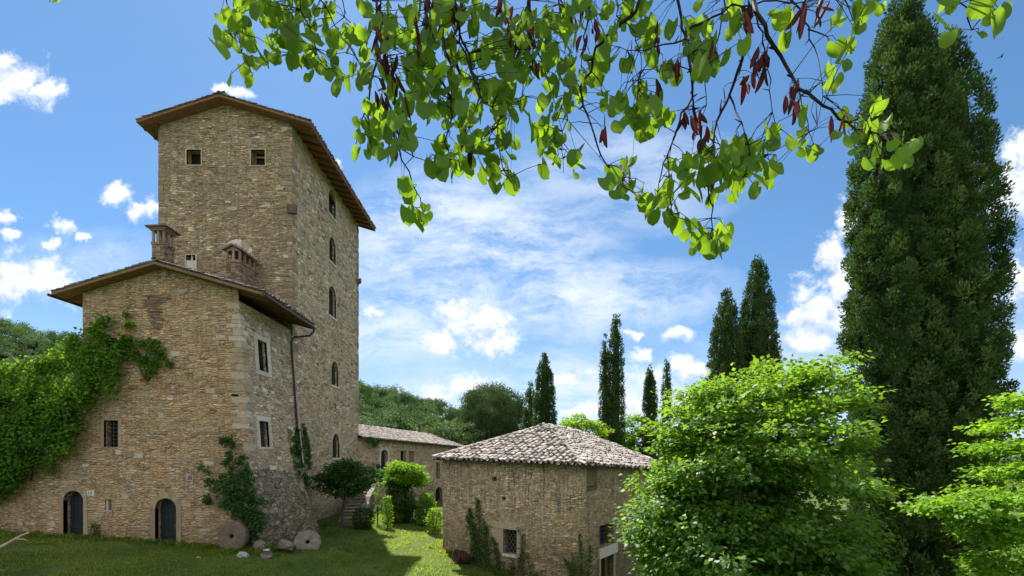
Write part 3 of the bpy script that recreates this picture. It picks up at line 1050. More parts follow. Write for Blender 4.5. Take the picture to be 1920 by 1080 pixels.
blocks(mb, hs, 40, AY0, TY0, 0, 11.2, keep_off(outs, [w1, w2], 0.3), M_BLOCK, tint=(0.7, 0.97), seed=36, sizes=((0.25, 0.6), (0.12, 0.26)))
quoins(mb, hs, 1, lambda h: AY0, 3.0, 11.0, 33, (0.3, 0.95), 0.015, left=True)
hl = Wall((AX0, 0, 0), (0, -1, 0))
panel(mb, hl, [(-TY0, -1.4), (-AY0, -1.4), (-AY0, hth(AX0)), (-TY0, hth(AX0))], [], 0.3, M_ANNEX, 90)
mb.face([(GX, AY0, 7.4), (AX0, AY0, 7.4), (AX0, 22.3, 7.4), (GX, 22.3, 7.4)], M_ANNEX)
mb.face([(AX0, 22.3, 7.4), (AX0, 22.3, -1.4), (GX, 22.3, -1.4), (GX, 22.3, 7.4)], M_ANNEX)
mb.build("wall", house)
gable_roof(house, HXL, HXC, HXR, HZL, HZC, HZR, 21.08, TY0 - 0.02, M_SOFFIT2, 41)
hzr = lambda x: HZC + (HZR - HZC) * (x - HXC) / (HXR - HXC)
hzl = lambda x: HZL + (HZC - HZL) * (x - HXL) / (HXC - HXL)
rafters(house, -13.0, HXR - 0.05, hzr, np.linspace(21.75, 26.35, 8))
rafters(house, HXL + 0.05, AX0 + 0.1, hzl, np.linspace(21.75, 26.35, 8)[:4])
for (q, nm) in ((doorL, 0), (doorR, 1)):
    d = MB()
    dp = 0.34
    us = [p[0] for p in q]
    h0, h1 = min(p[1] for p in q), max(p[1] for p in q)
    d.face([hf.p(u, h, -dp) for u, h in q], M_DOOR, [(u, h) for u, h in q])
    u0, u1 = min(us), max(us)
    # planks and ledges stand proud of the leaf
    for i in range(5):
        a = u0 + 0.05 + (u1 - u0 - 0.1) * i / 5
        d.box(hf.p(a, h0, -dp - 0.01), hf.U * ((u1 - u0) / 5 - 0.035), hf.N * 0.035, hf.V * (h1 - h0 - 0.35), M_DOOR)
    for hh in (0.30, 0.86):
        d.box(hf.p(u0 + 0.04, h0 + (h1 - h0 - 0.4) * hh, -dp), hf.U * (u1 - u0 - 0.08), hf.N * 0.06, hf.V * 0.13, M_DOOR)
    do = d.build("door", house)
    s = MB()
    r = np.random.default_rng(50 + nm)
    tn = [float(r.uniform(0.16, 0.46)) for _ in range(40)]
    inn, ou = q, scale_out(q, 0.2, 0.0, 0.24)
    ou = [(u + r.uniform(-0.05, 0.05), h + (r.uniform(-0.03, 0.05) if i > 1 else 0)) for i, (u, h) in enumerate(ou)]
    for i in range(1, len(q)):
        j = (i + 1) % len(q)
        A, B, C, D = hf.p(*inn[i], 0.03), hf.p(*inn[j], 0.03), hf.p(*ou[j], 0.03), hf.p(*ou[i], 0.03)
        s.face([D, C, B, A], M_BLOCK, None, tn[i])
        s.face([hf.p(*ou[i], -0.02), hf.p(*ou[j], -0.02), C, D], M_BLOCK, None, tn[i])
        s.face([A, B, hf.p(*inn[j], -0.2), hf.p(*inn[i], -0.2)], M_BLOCK, None, tn[i])
    s.build("door_frame", do)
    m = MB()
    m.box(hf.p(u0 + (u1 - u0) * 0.72, h0 + 1.05, -dp + 0.03), hf.U * 0.05, hf.N * 0.05, hf.V * 0.14, M_IRON)
    m.build("handle", do)
window(hf, winF, house, frame=(0.13, 0.04, 0.1), depth=0.4, bars=(3, 6), mat=M_BRICK, tint=(0.8, 1.0, 0.9), proud=0.012)
window(hf, winI, house, depth=0.4)
pane(hf, hole, 0.4, M_DARK, "vent_hole", house)
k = MB()
u0, u1, h0, h1 = niche[0][0], niche[1][0], niche[0][1], niche[2][1]
k.face([hf.p(u, h, -0.3) for u, h in niche], M_BLOCK, None, 0.35)
k.box(hf.p(u0 - 0.04, h0 - 0.05, -0.05), hf.U * (u1 - u0 + 0.08), hf.N * 0.08, hf.V * 0.05, M_BLOCK, 0.7)
k.box(hf.p(u0 + 0.02, h0, -0.28), hf.U * 0.09, hf.N * 0.24, hf.V * (h1 - h0), M_BLOCK, 0.75)
k.build("niche", house)
k = MB()
a, b, c, d = hf.rect(350, 889, 363, 902)
k.box(hf.p(a, c, -0.02), hf.U * (b - a), hf.N * 0.05, hf.V * (d - c), M_ROCK, 0.8)
k.box(hf.p(a + 0.07, c + 0.07, 0.03), hf.U * (b - a - 0.14), hf.N * 0.012, hf.V * (d - c - 0.14), M_ROCK, 0.3)
k.build("vent_stone", house)
k = MB()
a, b, c, d = hf.rect(164, 920, 177, 929)
k.box(hf.p(a, c, 0.0), hf.U * (b - a), hf.N * 0.03, hf.V * (d - c), M_PLATE)
pl = k.build("number_plate", house)
k = MB()
bw = b - a
for (x0, x1, y0, y1) in ((0.24, 0.32, 0.2, 0.8), (0.18, 0.24, 0.66, 0.76), (0.46, 0.53, 0.2, 0.8), (0.67, 0.74, 0.2, 0.8), (0.53, 0.67, 0.2, 0.3), (0.53, 0.67, 0.7, 0.8)):
    k.box(hf.p(a + bw * x0, c + (d - c) * y0, 0.03), hf.U * bw * (x1 - x0), hf.N * 0.004, hf.V * (d - c) * (y1 - y0), M_INK)
k.build("numeral", pl)
window(hs, w1, house, frame=(0.3, 0.22, 0.25), depth=0.24, tint=(0.8, 0.92, 0.86, 0.78), proud=0.03)
window(hs, w2, house, frame=(0.26, 0.1, 0.25), depth=0.24, bars=(3, 6), tint=(0.84, 0.78, 0.92, 0.82), proud=0.03)
# gutters and downpipe
k = MB()
k.tube([(HXR + 0.05, 21.05, HZR - 0.16), (HXR + 0.05, TY0 - 0.1, HZR - 0.2)], 0.075, M_PIPE, 8)
k.build("gutter", house)
k = MB()
k.tube([(HXL - 0.05, 21.0, HZL - 0.18), (HXL - 0.05, TY0, HZL - 0.15)], 0.075, M_PIPE, 8)
k.build("gutter", house)
k = MB()
yp = TY0 - 0.22
zp = HZR - 0.2
xw = lambda h: ax1(h) + 0.09
k.tube([(HXR + 0.05, yp, zp), (HXR + 0.02, yp, zp - 0.25), (HXR - 0.2, yp, zp - 0.45), (xw(10.7) + 0.15, yp, 10.75), (xw(10.5), yp, 10.5), (xw(8), yp, 8.0), (xw(5.4), yp, 5.4)], 0.055, M_PIPE, 8)
dpipe = k.build("downpipe", house)
k = MB()
k.tube([(xw(6.9) + 0.07, yp + 0.1, 6.9), (xw(5.0) + 0.08, yp + 0.12, 5.0), (xw(3.4) + 0.14, yp + 0.15, 3.4)], 0.035, M_PALEPIPE, 7)
k.build("plastic_pipe", dpipe)
# sloping stone scarp against the corner
mb = MB()
c0, c1 = Vector((-12.47, 21.56, 3.55)), Vector((-12.5, 26.4, 3.2))
b0, b1 = Vector((-11.55, 21.2, -0.9)), Vector((-11.2, 26.9, -1.2))
bl = Vector((-12.9, 21.28, -0.9))
nu, nv = 22, 18
rr = np.random.default_rng(77)
J = rr.normal(0, 0.03, (nv + 1, nu + 1))
P = [[(c0.lerp(c1, i / nu)).lerp(b0.lerp(b1, i / nu), j / nv) + Vector((J[j, i] * (j > 0) + 0.10 * math.sin(math.pi * j / nv), 0.0, 0.06 * math.sin(i * 0.9) * (j == 0))) for i in range(nu + 1)] for j in range(nv + 1)]
for j in range(nv):
    for i in range(nu):
        mb.face([P[j + 1][i], P[j + 1][i + 1], P[j][i + 1], P[j][i]], M_SCARP, [(b / nu * 5.2, 4 - a / nv * 4.5) for a, b in ((j + 1, i), (j + 1, i + 1), (j, i + 1), (j, i))])
# returns of the scarp at its two ends
for j in range(nv):
    q0 = Vector((-12.75, 21.58, P[j][0].z))
    q1 = Vector((-12.75, 21.40, P[j + 1][0].z))
    mb.face([Vector((-12.7, 21.56, P[j][0].z)), Vector((-12.7, 21.56 - 0.3 * (j + 1) / nv, P[j + 1][0].z)), P[j + 1][0], P[j][0]], M_SCARP, [(0, P[j][0].z), (0, P[j + 1][0].z), (1, P[j + 1][0].z), (1, P[j][0].z)])
    mb.face([P[j][nu], P[j + 1][nu], Vector((-12.9, 26.9, P[j + 1][nu].z)), Vector((-12.9, 26.9, P[j][nu].z))], M_SCARP, [(0, P[j][nu].z), (0, P[j + 1][nu].z), (1, P[j + 1][nu].z), (1, P[j][nu].z)])
mb.build("buttress", house)

# ------------------------------------------------------------------ chimneys on the house roof
def chimney(label, x0, x1, y0, y1, zb, zs, zt, gable, seed):
    c = empty("brick_chimney", ((x0 + x1) / 2, (y0 + y1) / 2, zb), label, "chimney", "brick chimneys on the house roof")
    r = np.random.default_rng(seed)
    m = MB()
    z = zb
    bh = 0.075
    i = 0
    while z < zs:
        # brick courses, each a thin ring of bricks
        o = 0.03 if zs - z < 2 * bh else 0.0
        n1, n2 = max(2, round((x1 - x0) / 0.25)), max(2, round((y1 - y0) / 0.25))
        for k in range(n1):
            a = x0 - o + (x1 - x0 + 2 * o) * k / n1
            ln = (x1 - x0 + 2 * o) / n1
            m.box((a + 0.004, y0 - o + r.uniform(0, 0.006), z), (ln - 0.008, 0, 0), (0, 0.1, 0), (0, 0, bh - 0.012), M_BRICK, float(r.uniform(0.2, 1)))
            m.box((a + 0.004, y1 + o - 0.1 - r.uniform(0, 0.006), z), (ln - 0.008, 0, 0), (0, 0.1, 0), (0, 0, bh - 0.012), M_BRICK, float(r.uniform(0.2, 1)))
        for k in range(n2):
            a = y0 - o + (y1 - y0 + 2 * o) * k / n2
            ln = (y1 - y0 + 2 * o) / n2
            m.box((x1 + o - 0.1 - r.uniform(0, 0.006), a + 0.004, z), (0.102, 0, 0), (0, ln - 0.008, 0), (0, 0, bh - 0.012), M_BRICK, float(r.uniform(0.2, 1)))
            m.box((x0 - o + r.uniform(0, 0.006), a + 0.004, z), (0.1, 0, 0), (0, ln - 0.008, 0), (0, 0, bh - 0.012), M_BRICK, float(r.uniform(0.2, 1)))
        z += bh
        i += 1
    m.box((x0 + 0.02, y0 + 0.02, zb - 0.6), (x1 - x0 - 0.04, 0, 0), (0, y1 - y0 - 0.04, 0), (0, 0, zs - zb + 0.55), M_BRICK, 0.15)
    m.build("shaft", c)
    t = 0.1
    nx = 3
    for k in range(nx):
        a = x0 + (x1 - x0 - t) * k / (nx - 1)
        for y in (y0, y1 - t):
            m = MB()
            m.box((a, y, zs), (t, 0, 0), (0, t, 0), (0, 0, zt - zs), M_BRICK, float(r.uniform(0.5, 1)))
            m.build("pillar", c)
    ny = max(3, round((y1 - y0) / 0.42) + 1)
    for k in range(1, ny - 1):
        a = y0 + (y1 - y0 - t) * k / (ny - 1)
        for x in (x0, x1 - t):
            m = MB()
            m.box((x, a, zs), (t, 0, 0), (0, t, 0), (0, 0, zt - zs), M_BRICK, float(r.uniform(0.5, 1)))
            m.build("pillar", c)
    m = MB()
    e = 0.14
    xm = (x0 + x1) / 2
    if gable:
        zr = zt + 0.28
        for (xa, xb, za, zb2) in ((x0 - e, xm, zt, zr), (xm, x1 + e, zr, zt)):
            m.box((xa, y0 - e, za), (xb - xa, 0, zb2 - za), (0, y1 - y0 + 2 * e, 0), (0, 0, 0.09), M_BRICK, 0.55)
        m.face([(x0, y0, zt), (x1, y0, zt), (xm, y0, zr)], M_BRICK, None, 0.7)
        m.face([(x0, y1, zt), (xm, y1, zr), (x1, y1, zt)], M_BRICK, None, 0.7)
        for k in range(5):
            y = y0 - e + (y1 - y0 + 2 * e) * k / 5
            for sgn in (-1, 1):
                pts = []
                m.tube([(xm + sgn * 0.12, y + 0.12, zr + 0.06), (xm + sgn * ((x1 - x0) / 2 + e), y + 0.12, zt + 0.11)], 0.075, M_TILE, 6, float(r.uniform(0.2, 0.8)))
    else:
        m.box((x0 - 0.06, y0 - 0.06, zt), (x1 - x0 + 0.12, 0, 0), (0, y1 - y0 + 0.12, 0), (0, 0, 0.1), M_BRICK, 0.5)
        m.box((x0 - 0.22, y0 - 0.2, zt + 0.14), (x1 - x0 + 0.42, 0, 0.05), (0, y1 - y0 + 0.44, 0), (0, 0, 0.06), M_BRICK, 0.35)
        m.box((x0 - 0.14, y0 - 0.12, zt + 0.1), (x1 - x0 + 0.28, 0, 0), (0, y1 - y0 + 0.26, 0), (0, 0, 0.04), M_BRICK, 0.6)
        for k in range(4):
            y = y0 - 0.14 + (y1 - y0 + 0.3) * k / 4
            m.tube([(x0 - 0.26, y + 0.1, zt + 0.21), (x1 + 0.24, y + 0.13, zt + 0.27)], 0.075, M_TILE, 6, float(r.uniform(0.2, 0.7)))
    m.build("cap", c)
    return c


chimney("slim brick chimney with a flat tiled cap at the ridge of the house roof", -18.92, -18.26, 23.9, 24.62, 11.6, EYE + (HZ - 455) * 24 / F, EYE + (HZ - 434) * 24 / F, False, 3)
chimney("brick chimney with a small gabled cap in front of the white stone arch", -15.72, -14.92, 25.0, 26.45, 11.2, EYE + (HZ - 489) * 25 / F, EYE + (HZ - 470) * 25 / F, True, 4)

# ------------------------------------------------------------------ garden wall on the left, under the creeper
gw = empty("garden_wall", (-26, 21.7, 0), "high rubble wall running left from the house, mostly hidden by creeper", "wall")
mb = MB()
gwf = Wall((0, 21.66, 0), (1, 0, 0))
gh = lambda x: 7.55 + 0.12 * math.sin(x * 1.3)
top = [(x, gh(x)) for x in np.linspace(GX - 0.02, -36, 12)]
ol = [(-36, -1.0), (GX - 0.02, -1.0)] + top
panel(mb, gwf, ol, [], 0.3, M_ANNEX, 200)
gwb = Wall((0, 22.3, 0), (-1, 0, 0))
panel(mb, gwb, [(-GX, -1.0), (36, -1.0)] + [(-x, h) for x, h in top[::-1]], [], 0.3, M_ANNEX, 240)
for i in range(len(top) - 1):
    a, b = top[i], top[i + 1]
    mb.face([(a[0], 21.66, a[1]), (a[0], 22.3, a[1]), (b[0], 22.3, b[1]), (b[0], 21.66, b[1])], M_ANNEX)
blocks(mb, gwf, 150, -30, GX, -0.5, 4.0, lambda u, h: True, M_BLOCK, tint=(0.12, 0.66), seed=61, course=0.15)
mb.build("masonry", gw)

# ------------------------------------------------------------------ low range of buildings behind the tower
rear = empty("rear_house", (-10, 46, 0), "low stone outbuilding with a long tiled roof behind the tower", "outbuilding")
R0, R1 = Vector((-12.75, 38.3, 0)), Vector((-5.7, 53.0, 0))
wr = Wall(R0, R1 - R0)
LR = (R1 - R0).length
zr0, zr1 = 5.35, 4.72
zt_at = lambda u: zr0 + (zr1 - zr0) * u / LR
ro = [(-0.6, -1.8), (LR, -1.8), (LR, zt_at(LR)), (-0.6, zt_at(-0.6))]
dA = arch_poly(*wr.rect(714, 843, 727, 902), n=8)
wA = rect_poly(*wr.rect(751, 845, 761, 866))
wB = rect_poly(*wr.rect(767, 846, 776, 866))
wC = rect_poly(*wr.rect(818, 867, 825, 897))
dB = arch_poly(*wr.rect(816, 913, 829, 952), n=8)
holes = [dA, wA, wB, wC, dB]
mb = MB()
panel(mb, wr, ro, holes, 0.4, M_REAR, 20)
blocks(mb, wr, 240, 0, LR, -1, 5.2, keep_off(ro, holes, 0.15), M_BLOCK, tint=(0.2, 0.75), seed=71, course=0.18, sizes=((0.2, 0.5), (0.1, 0.2)))
bk = wr.N * -6.5
e = Wall(R1, bk)
panel(mb, e, [(0, -1.8), (6.5, -1.8), (6.5, 6.4), (0, zr1)], [], 0.3, M_REAR, 60)
e = Wall(R1 + bk, R0 - R1)
panel(mb, e, [(0, -1.8), (LR, -1.8), (LR, 7.0), (0, 6.4)], [], 0.3, M_REAR, 90)
mb.build("wall", rear)
ov = wr.N * 0.45
E0, E1 = R0 + wr.U * -0.4 + ov + Vector((0, 0, zr0 + 0.02)), R1 + wr.U * 0.3 + ov + Vector((0, 0, zr1 + 0.02))
T0, T1 = R0 + wr.U * -0.4 + bk * 0.72 + Vector((0, 0, 7.0)), R1 + wr.U * 0.3 + bk * 0.72 + Vector((0, 0, 6.0))
mb = MB()
tiles(mb, E0, E1, T0, T1, 72, pitch=0.27, expo=0.36)
dn = Vector((0, 0, -0.12))
mb.face([E0 + dn, T0 + dn, T1 + dn, E1 + dn], M_SOFFIT2)
mb.face([E0 + dn, E1 + dn, E1, E0], M_TILEBED)
B0, B1 = R0 + wr.U * -0.4 + bk * 1.05 + Vector((0, 0, 6.3)), R1 + wr.U * 0.3 + bk * 1.05 + Vector((0, 0, 5.6))
mb.face([T0, T1, B1, B0], M_TILEBED)
mb.build("roof", rear)
for q, nm in ((dA, 0), (dB, 1)):
    d = MB()
    d.face([wr.p(u, h, -0.36) for u, h in q], M_DOOR if nm == 0 else M_DARK)
    us = [p[0] for p in q]
    h0, h1 = min(p[1] for p in q), max(p[1] for p in q)
    for i in range(4):
        a = min(us) + (max(us) - min(us)) * i / 4
        d.box(wr.p(a + 0.02, h0, -0.36), wr.U * ((max(us) - min(us)) / 4 - 0.04), wr.N * 0.03, wr.V * (h1 - h0) * 0.72, M_DOOR if nm == 0 else M_DARK)
    do = d.build("door", rear)
    s = MB()
    ring(s, wr, q, scale_out(q, 0.24 if nm == 0 else 0.1, 0.0, 0.25), 0.03, M_BLOCK, (0.72, 0.8, 0.7) if nm == 0 else (0.4, 0.5))
    s.build("door_frame", do)
for q in (wA, wB, wC):
    o = window(wr, q, rear, frame=(0.12, 0.06, 0.1), depth=0.36, tint=(0.45, 0.55, 0.5), proud=0.015)
    if q is wB:
        k = MB()
        us = [p[0] for p in q]
        h0, h1 = min(p[1] for p in q), max(p[1] for p in q)
        for i in range(4):
            a = min(us) + (max(us) - min(us)) * i / 4
            k.box(wr.p(a + 0.01, h0 + 0.03, -0.25), wr.U * ((max(us) - min(us)) / 4 - 0.03), wr.N * 0.04, wr.V * (h1 - h0 - 0.06), M_WOOD)
        k.build("shutter", o)

# ------------------------------------------------------------------ outside stair to the rear house
stair = empty("stone_staircase", (-10.8, 31, -1), "worn outdoor stone steps climbing beside the tower to an arched door", "staircase")
s0 = Vector((-10.55, 28.4, -1.15))
s1 = Vector((-11.7, 37.2, 1.75))
ns = 17
dirh = Vector((s1.x - s0.x, s1.y - s0.y, 0)).normalized()
perp = Vector((dirh.y, -dirh.x, 0))
runl = Vector((s1.x - s0.x, s1.y - s0.y, 0)).length / ns
rise = (s1.z - s0.z) / ns
mb = MB()
r = np.random.default_rng(5)
for i in range(ns):
    o = Vector((s0.x, s0.y, 0)) + dirh * runl * i - perp * 0.75
    zt = s0.z + rise * (i + 1)
    mb.box((o.x, o.y, -2.2), dirh * (runl + 0.0 if i < ns - 1 else runl + 1.6), perp * 1.5, (0, 0, zt + 2.2 - 0.06), M_SCARP, 0.3)
    mb.box((o.x - dirh.x * 0.05, o.y - dirh.y * 0.05, zt - 0.055), dirh * (runl + 0.03 if i < ns - 1 else runl + 1.5), perp * (1.5 + r.uniform(-.05, .05)), (0, 0, 0.06), M_ROCK, float(r.uniform(0.35, 0.6)))
mb.build("steps", stair)
mb = MB()
wp = Wall(Vector((s0.x, s0.y, 0)) + perp * 0.78 + dirh * 1.5, dirh)
Lp = runl * ns - 1.5
zp0, zp1 = s0.z + rise * 3 + 0.25, s1.z + 0.3
ol = [(0, -2.2), (Lp, -2.2), (Lp, zp1)] + [(Lp * (1 - t), zp1 + (zp0 - zp1) * t + r.uniform(-.17, .17)) for t in np.linspace(0.05, 1, 15)]
arc = arch_poly(Lp * 0.42, Lp * 0.85, -2.0, 0.9, 10)
panel(mb, wp, ol, [arc], 0.5, M_REAR, 10)
q = Wall(wp.p(0, 0, -0.35), -dirh)
panel(mb, q, [(-u, h) for u, h in ol][::-1], [], 0.1, M_REAR, 30)
for i in range(2, len(ol) - 1):
    a, b = ol[i], ol[i + 1]
    mb.face([wp.p(*a), wp.p(*a, -0.35), wp.p(*b, -0.35), wp.p(*b)], M_ROCK, None, float(r.uniform(0.2, 0.6)))
mb.face([wp.p(0, -2.2), wp.p(0, ol[-1][1]), wp.p(0, ol[-1][1], -0.35), wp.p(0, -2.2, -0.35)], M_REAR)
blocks(mb, wp, 90, 0, Lp, -1.5, 2.0, keep_off(ol, [arc], 0.1), M_BLOCK, tint=(0.3, 0.85), seed=91, sizes=((0.2, 0.5), (0.12, 0.3)), proud=(0.01, 0.06))
mb.build("parapet", stair)

# ------------------------------------------------------------------ the barn
barn = empty("stone_barn", (3, 24, -2), "squat stone barn with a hipped roof of grey tiles, partly behind the lime tree", "barn")
BA, BB, BC, BD = Vector((-3.76, 24.7, 0)), Vector((3.05, 20.0, 0)), Vector((10.2, 29.6, 0)), Vector((3.4, 34.3, 0))
APX = Vector((1.88, 26.2, EYE + (HZ - 800) * 26.2 / F))
b1 = Wall(BA, BB - BA)
b2 = Wall(BB, BC - BB)
L1, L2 = (BB - BA).length, (BC - BB).length
za, zb, zc = EYE + (HZ - 861) * 24.7 / F, EYE + (HZ - 872) * 20 / F, EYE + (HZ - 882) * 28 / F
RC1, RC2 = 0.75, 0.40
o1 = [(0, -3.6), (L1 - RC1, -3.6), (L1 - RC1, zb), (0, za)]
bw = rect_poly(*b1.rect(944, 993, 969, 1038))
h1 = rect_poly(*b1.rect(922, 894, 931, 902))
h2 = rect_poly(*b1.rect(941, 931, 948, 938))
mb = MB()
panel(mb, b1, o1, [bw, h1, h2], 0.4, M_BARN)
lint = in_poly([b1.uv(*p) for p in ((922, 978), (971, 982), (971, 1045), (922, 1045))])
okb = keep_off(o1, [bw, h1, h2], 0.1)
blocks(mb, b1, 420, 0, L1, -3, 3.3, lambda u, h: okb(u, h) and not lint(u, h), M_BLOCK, tint=(0.12, 0.5), seed=101, course=0.1, sizes=((0.1, 0.3), (0.05, 0.11)))
# crack down the left part of the wall
uj = b1.uv(1160, 900)[0]
u2j = b2.uv(1160, 900)[0]
o2a = [(RC2, -3.8), (u2j, -3.8), (u2j, zb + (zc - zb) * u2j / L2), (RC2, zb)]
cp0, cp1 = BB - b1.U * RC1, BB + b2.U * RC2
cs_ = [cp0.lerp(BB, t).lerp(BB.lerp(cp1, t), t) for t in np.linspace(0, 1, 7)]
for i in range(6):
    a, b = cs_[i], cs_[i + 1]
    ua, ub = L1 - RC1 + i * 0.17, L1 - RC1 + (i + 1) * 0.17
    mb.face([(a.x, a.y, -3.8), (b.x, b.y, -3.8), (b.x, b.y, zb), (a.x, a.y, zb)], M_BARN, [(ua, -3.8), (ub, -3.8), (ub, zb), (ua, zb)])
bwin = rect_poly(*b2.rect(1100, 878, 1119, 921))
bop = rect_poly(*b2.rect(1124, 983, 1150, 1024))
bdo = rect_poly(*b2.rect(1126, 1042, 1150, 1130))
panel(mb, b2, o2a, [bwin, bop, bdo], 0.45, M_BARN, 30)
blocks(mb, b2, 130, 0, u2j, -3, 3.2, keep_off(o2a, [bwin, bop, bdo], 0.2), M_BLOCK, tint=(0.12, 0.5), seed=103, course=0.14, sizes=((0.12, 0.36), (0.06, 0.15)))
b3 = Wall(BB - b2.N * 0.18, BC - BB)
o2b = [(u2j, -3.8), (L2, -3.8), (L2, zc - 0.05), (u2j, zb + (zc - zb) * u2j / L2 - 0.05)]
pd = rect_poly(*b3.rect(1228, 1010, 1262, 1140))
panel(mb, b3, o2b, [pd], 0.35, M_BARN, 50)
mb.face([b2.p(u2j, -3.8), b2.p(u2j, -3.8, -0.18), b2.p(u2j, 3.4, -0.18), b2.p(u2j, 3.4)], M_BARN)
blocks(mb, b3, 150, u2j, L2, -3, 3.0, keep_off(o2b, [pd], 0.2), M_BLOCK, tint=(0.12, 0.5), seed=104, course=0.14, sizes=((0.12, 0.36), (0.06, 0.15)))
for (p, q, hp, hq) in ((BC, BD, zc, za), (BD, BA, za, za)):
    w = Wall(p, q - p)
    L = (q - p).length
    panel(mb, w, [(0, -3.6), (L, -3.6), (L, hq), (0, hp)], [], 0.3, M_BARN, 70)
mb.build("wall", barn)
mb = MB()
ctr = (BA + BB + BC + BD) / 4


def eave(p, z, e=0.42):
    d = Vector((p.x - ctr.x, p.y - ctr.y, 0)).normalized()
    return Vector((p.x, p.y, z)) + d * e * 1.3


EA, EB, EC, ED = eave(BA, za + 0.03), eave(BB, zb + 0.0), eave(BC, zc + 0.0), eave(BD, za)
RID = Vector((5.2, 29.8, APX.z - 0.75))
tiles(mb, EA, EB, APX, APX, 111, pitch=0.31, expo=0.34, rad=0.108, lift=0.06, rag=2.2)
tiles(mb, EB, EC, APX, RID, 112, pitch=0.31, expo=0.34, rad=0.108, lift=0.06, rag=2.2)
tiles(mb, EC, ED, RID, RID, 113)
tiles(mb, ED, EA, RID, APX, 114)
dn = Vector((0, 0, -0.06))
mb.face([EA + dn, ED + dn, EC + dn, EB + dn], M_TILEBED)
for a, b in ((EA, EB), (EB, EC), (EC, ED), (ED, EA)):
    mb.face([a + dn, b + dn, b, a], M_TILEBED)
r = np.random.default_rng(9)
for (a, b) in ((EA, APX), (EB, APX), (APX, RID), (RID, EC)):     # hip and ridge tiles
    n = int((b - a).length / 0.36)
    d = (b - a).normalized()
    if a is EB:
        continue
    s = d.cross(Vector((0, 0, 1))).normalized()
    upv = s.cross(d)
    for i in range(n):
        p = a + d * 0.36 * i
        t = float(r.uniform(0.25, 0.85))
        rows = []
        for dd, rr2, zz in ((0, 0.13, 0.10), (0.45, 0.11, 0.08)):
            rows.append([p + d * dd + s * rr2 * math.cos(math.pi * k / 5) + upv * (zz + rr2 * 0.8 * math.sin(math.pi * k / 5)) for k in range(6)])
        for k in range(5):
            mb.face([rows[0][k], rows[0][k + 1], rows[1][k + 1], rows[1][k]], M_TILE, None, t)
# loose slabs and stones lying at the peak and along the hip
for i in range(26):
    t = r.uniform(0, 1) ** 2
    p = APX.lerp(EB if i % 2 else RID, t * 0.9) + Vector((r.uniform(-.25, .25), r.uniform(-.25, .25), 0.14))
    an = r.uniform(0, 3.14)
    mb.box(p, (0.3 * math.cos(an), 0.3 * math.sin(an), r.uniform(-.06, .06)), (-0.2 * math.sin(an), 0.2 * math.cos(an), r.uniform(-.05, .05)), (0, 0, 0.045), M_TILE, float(r.uniform(0.2, 0.9)))
mb.build("roof", barn)
# lattice window
mb = MB()
u0, u1, h0, h1v = bw[0][0], bw[1][0], bw[0][1], bw[2][1]
lu0 = b1.uv(925, 985)[0]
lu1 = b1.uv(969.5, 987)[0]
mb.box(b1.p(lu0, h1v + 0.01, -0.1), b1.U * (lu1 - lu0), b1.N * 0.14, b1.V * 0.34, M_BLOCK, 0.5)
mb.box(b1.p(lu0, h0, -0.1), b1.U * (u0 - lu0 - 0.01), b1.N * 0.13, b1.V * (h1v - h0), M_BRICK, 0.95)
mb.box(b1.p(u1 + 0.01, h0 - 0.1, -0.1), b1.U * 0.22, b1.N * 0.13, b1.V * (h1v - h0 + 0.1), M_BRICK, 1.0)
wo_ = mb.build("window", barn)
pane(b1, bw, 0.36, M_DARK, "pane", wo_)
g = MB()
n = 5
W, H = u1 - u0, h1v - h0
for k in range(-8, 9):
    for sgn in (1, -1):
        # diagonal bars clipped to the opening
        slope = sgn * 1.35
        c = h0 + H / 2 + k * 0.30
        pts = []
        for u in np.linspace(u0, u1, 40):
            h = c + slope * (u - (u0 + u1) / 2)
            if h0 <= h <= h1v:
                pts.append((u, h))
        if len(pts) > 2:
            g.tube([b1.p(*pts[0], -0.12 - 0.014 * sgn), b1.p(*pts[-1], -0.12 - 0.014 * sgn)], 0.017, M_IRON, 5)
g.build("window_grille", wo_)
k = MB()
k.box(b1.p(u0 - 0.05, h0 - 0.16, -0.1), b1.U * (u1 - u0 + 0.1), b1.N * 0.16, b1.V * 0.14, M_BLOCK, 0.8)
k.build("sill", wo_)
for q in (h1, h2):
    pane(b1, q, 0.38, M_DARK, "putlog_hole", barn)
# wooden board behind the upper opening
o = window(b2, bwin, barn, depth=0.44, glass=M_DARK)
k = MB()
us = [p[0] for p in bwin]
hh0, hh1 = bwin[0][1], bwin[2][1]
for i in range(4):
    a = us[0] + (us[1] - us[0]) * i / 4
    k.box(b2.p(a + 0.01, hh0 + 0.22, -0.12), b2.U * ((us[1] - us[0]) / 4 - 0.02), b2.N * 0.03, b2.V * (hh1 - hh0 - 0.24), M_WOOD)
k.build("shutter", o)
k = MB()
k.box(b2.p(us[0], hh0 - 0.02, -0.3), b2.U * (us[1] - us[0]), b2.N * 0.26, b2.V * 0.2, M_ROCK, 0.2)
k.build("sill", o)
o = window(b2, bop, barn, depth=0.44, glass=M_DARK)
k = MB()
us = [p[0] for p in bop]
hb0, hb1 = bop[0][1], bop[2][1]
for i in range(3):
    u = us[0] + (us[1] - us[0]) * (i + 1) / 4
    k.tube([b2.p(u, hb0, -0.15), b2.p(u, hb1, -0.15)], 0.014, M_IRON, 5)
for i in range(4):
    h = hb0 + (hb1 - hb0) * (i + 1) / 5
    k.tube([b2.p(us[0], h, -0.16), b2.p(us[1], h, -0.16)], 0.012, M_IRON, 5)
k.build("window_grille", o)
d = MB()
us = [p[0] for p in bdo]
hd0, hd1 = bdo[0][1], bdo[2][1]
d.box(b2.p(us[0], hd0, -0.42), b2.U * (us[1] - us[0]), b2.N * 0.05, b2.V * (hd1 - hd0), M_DARK)
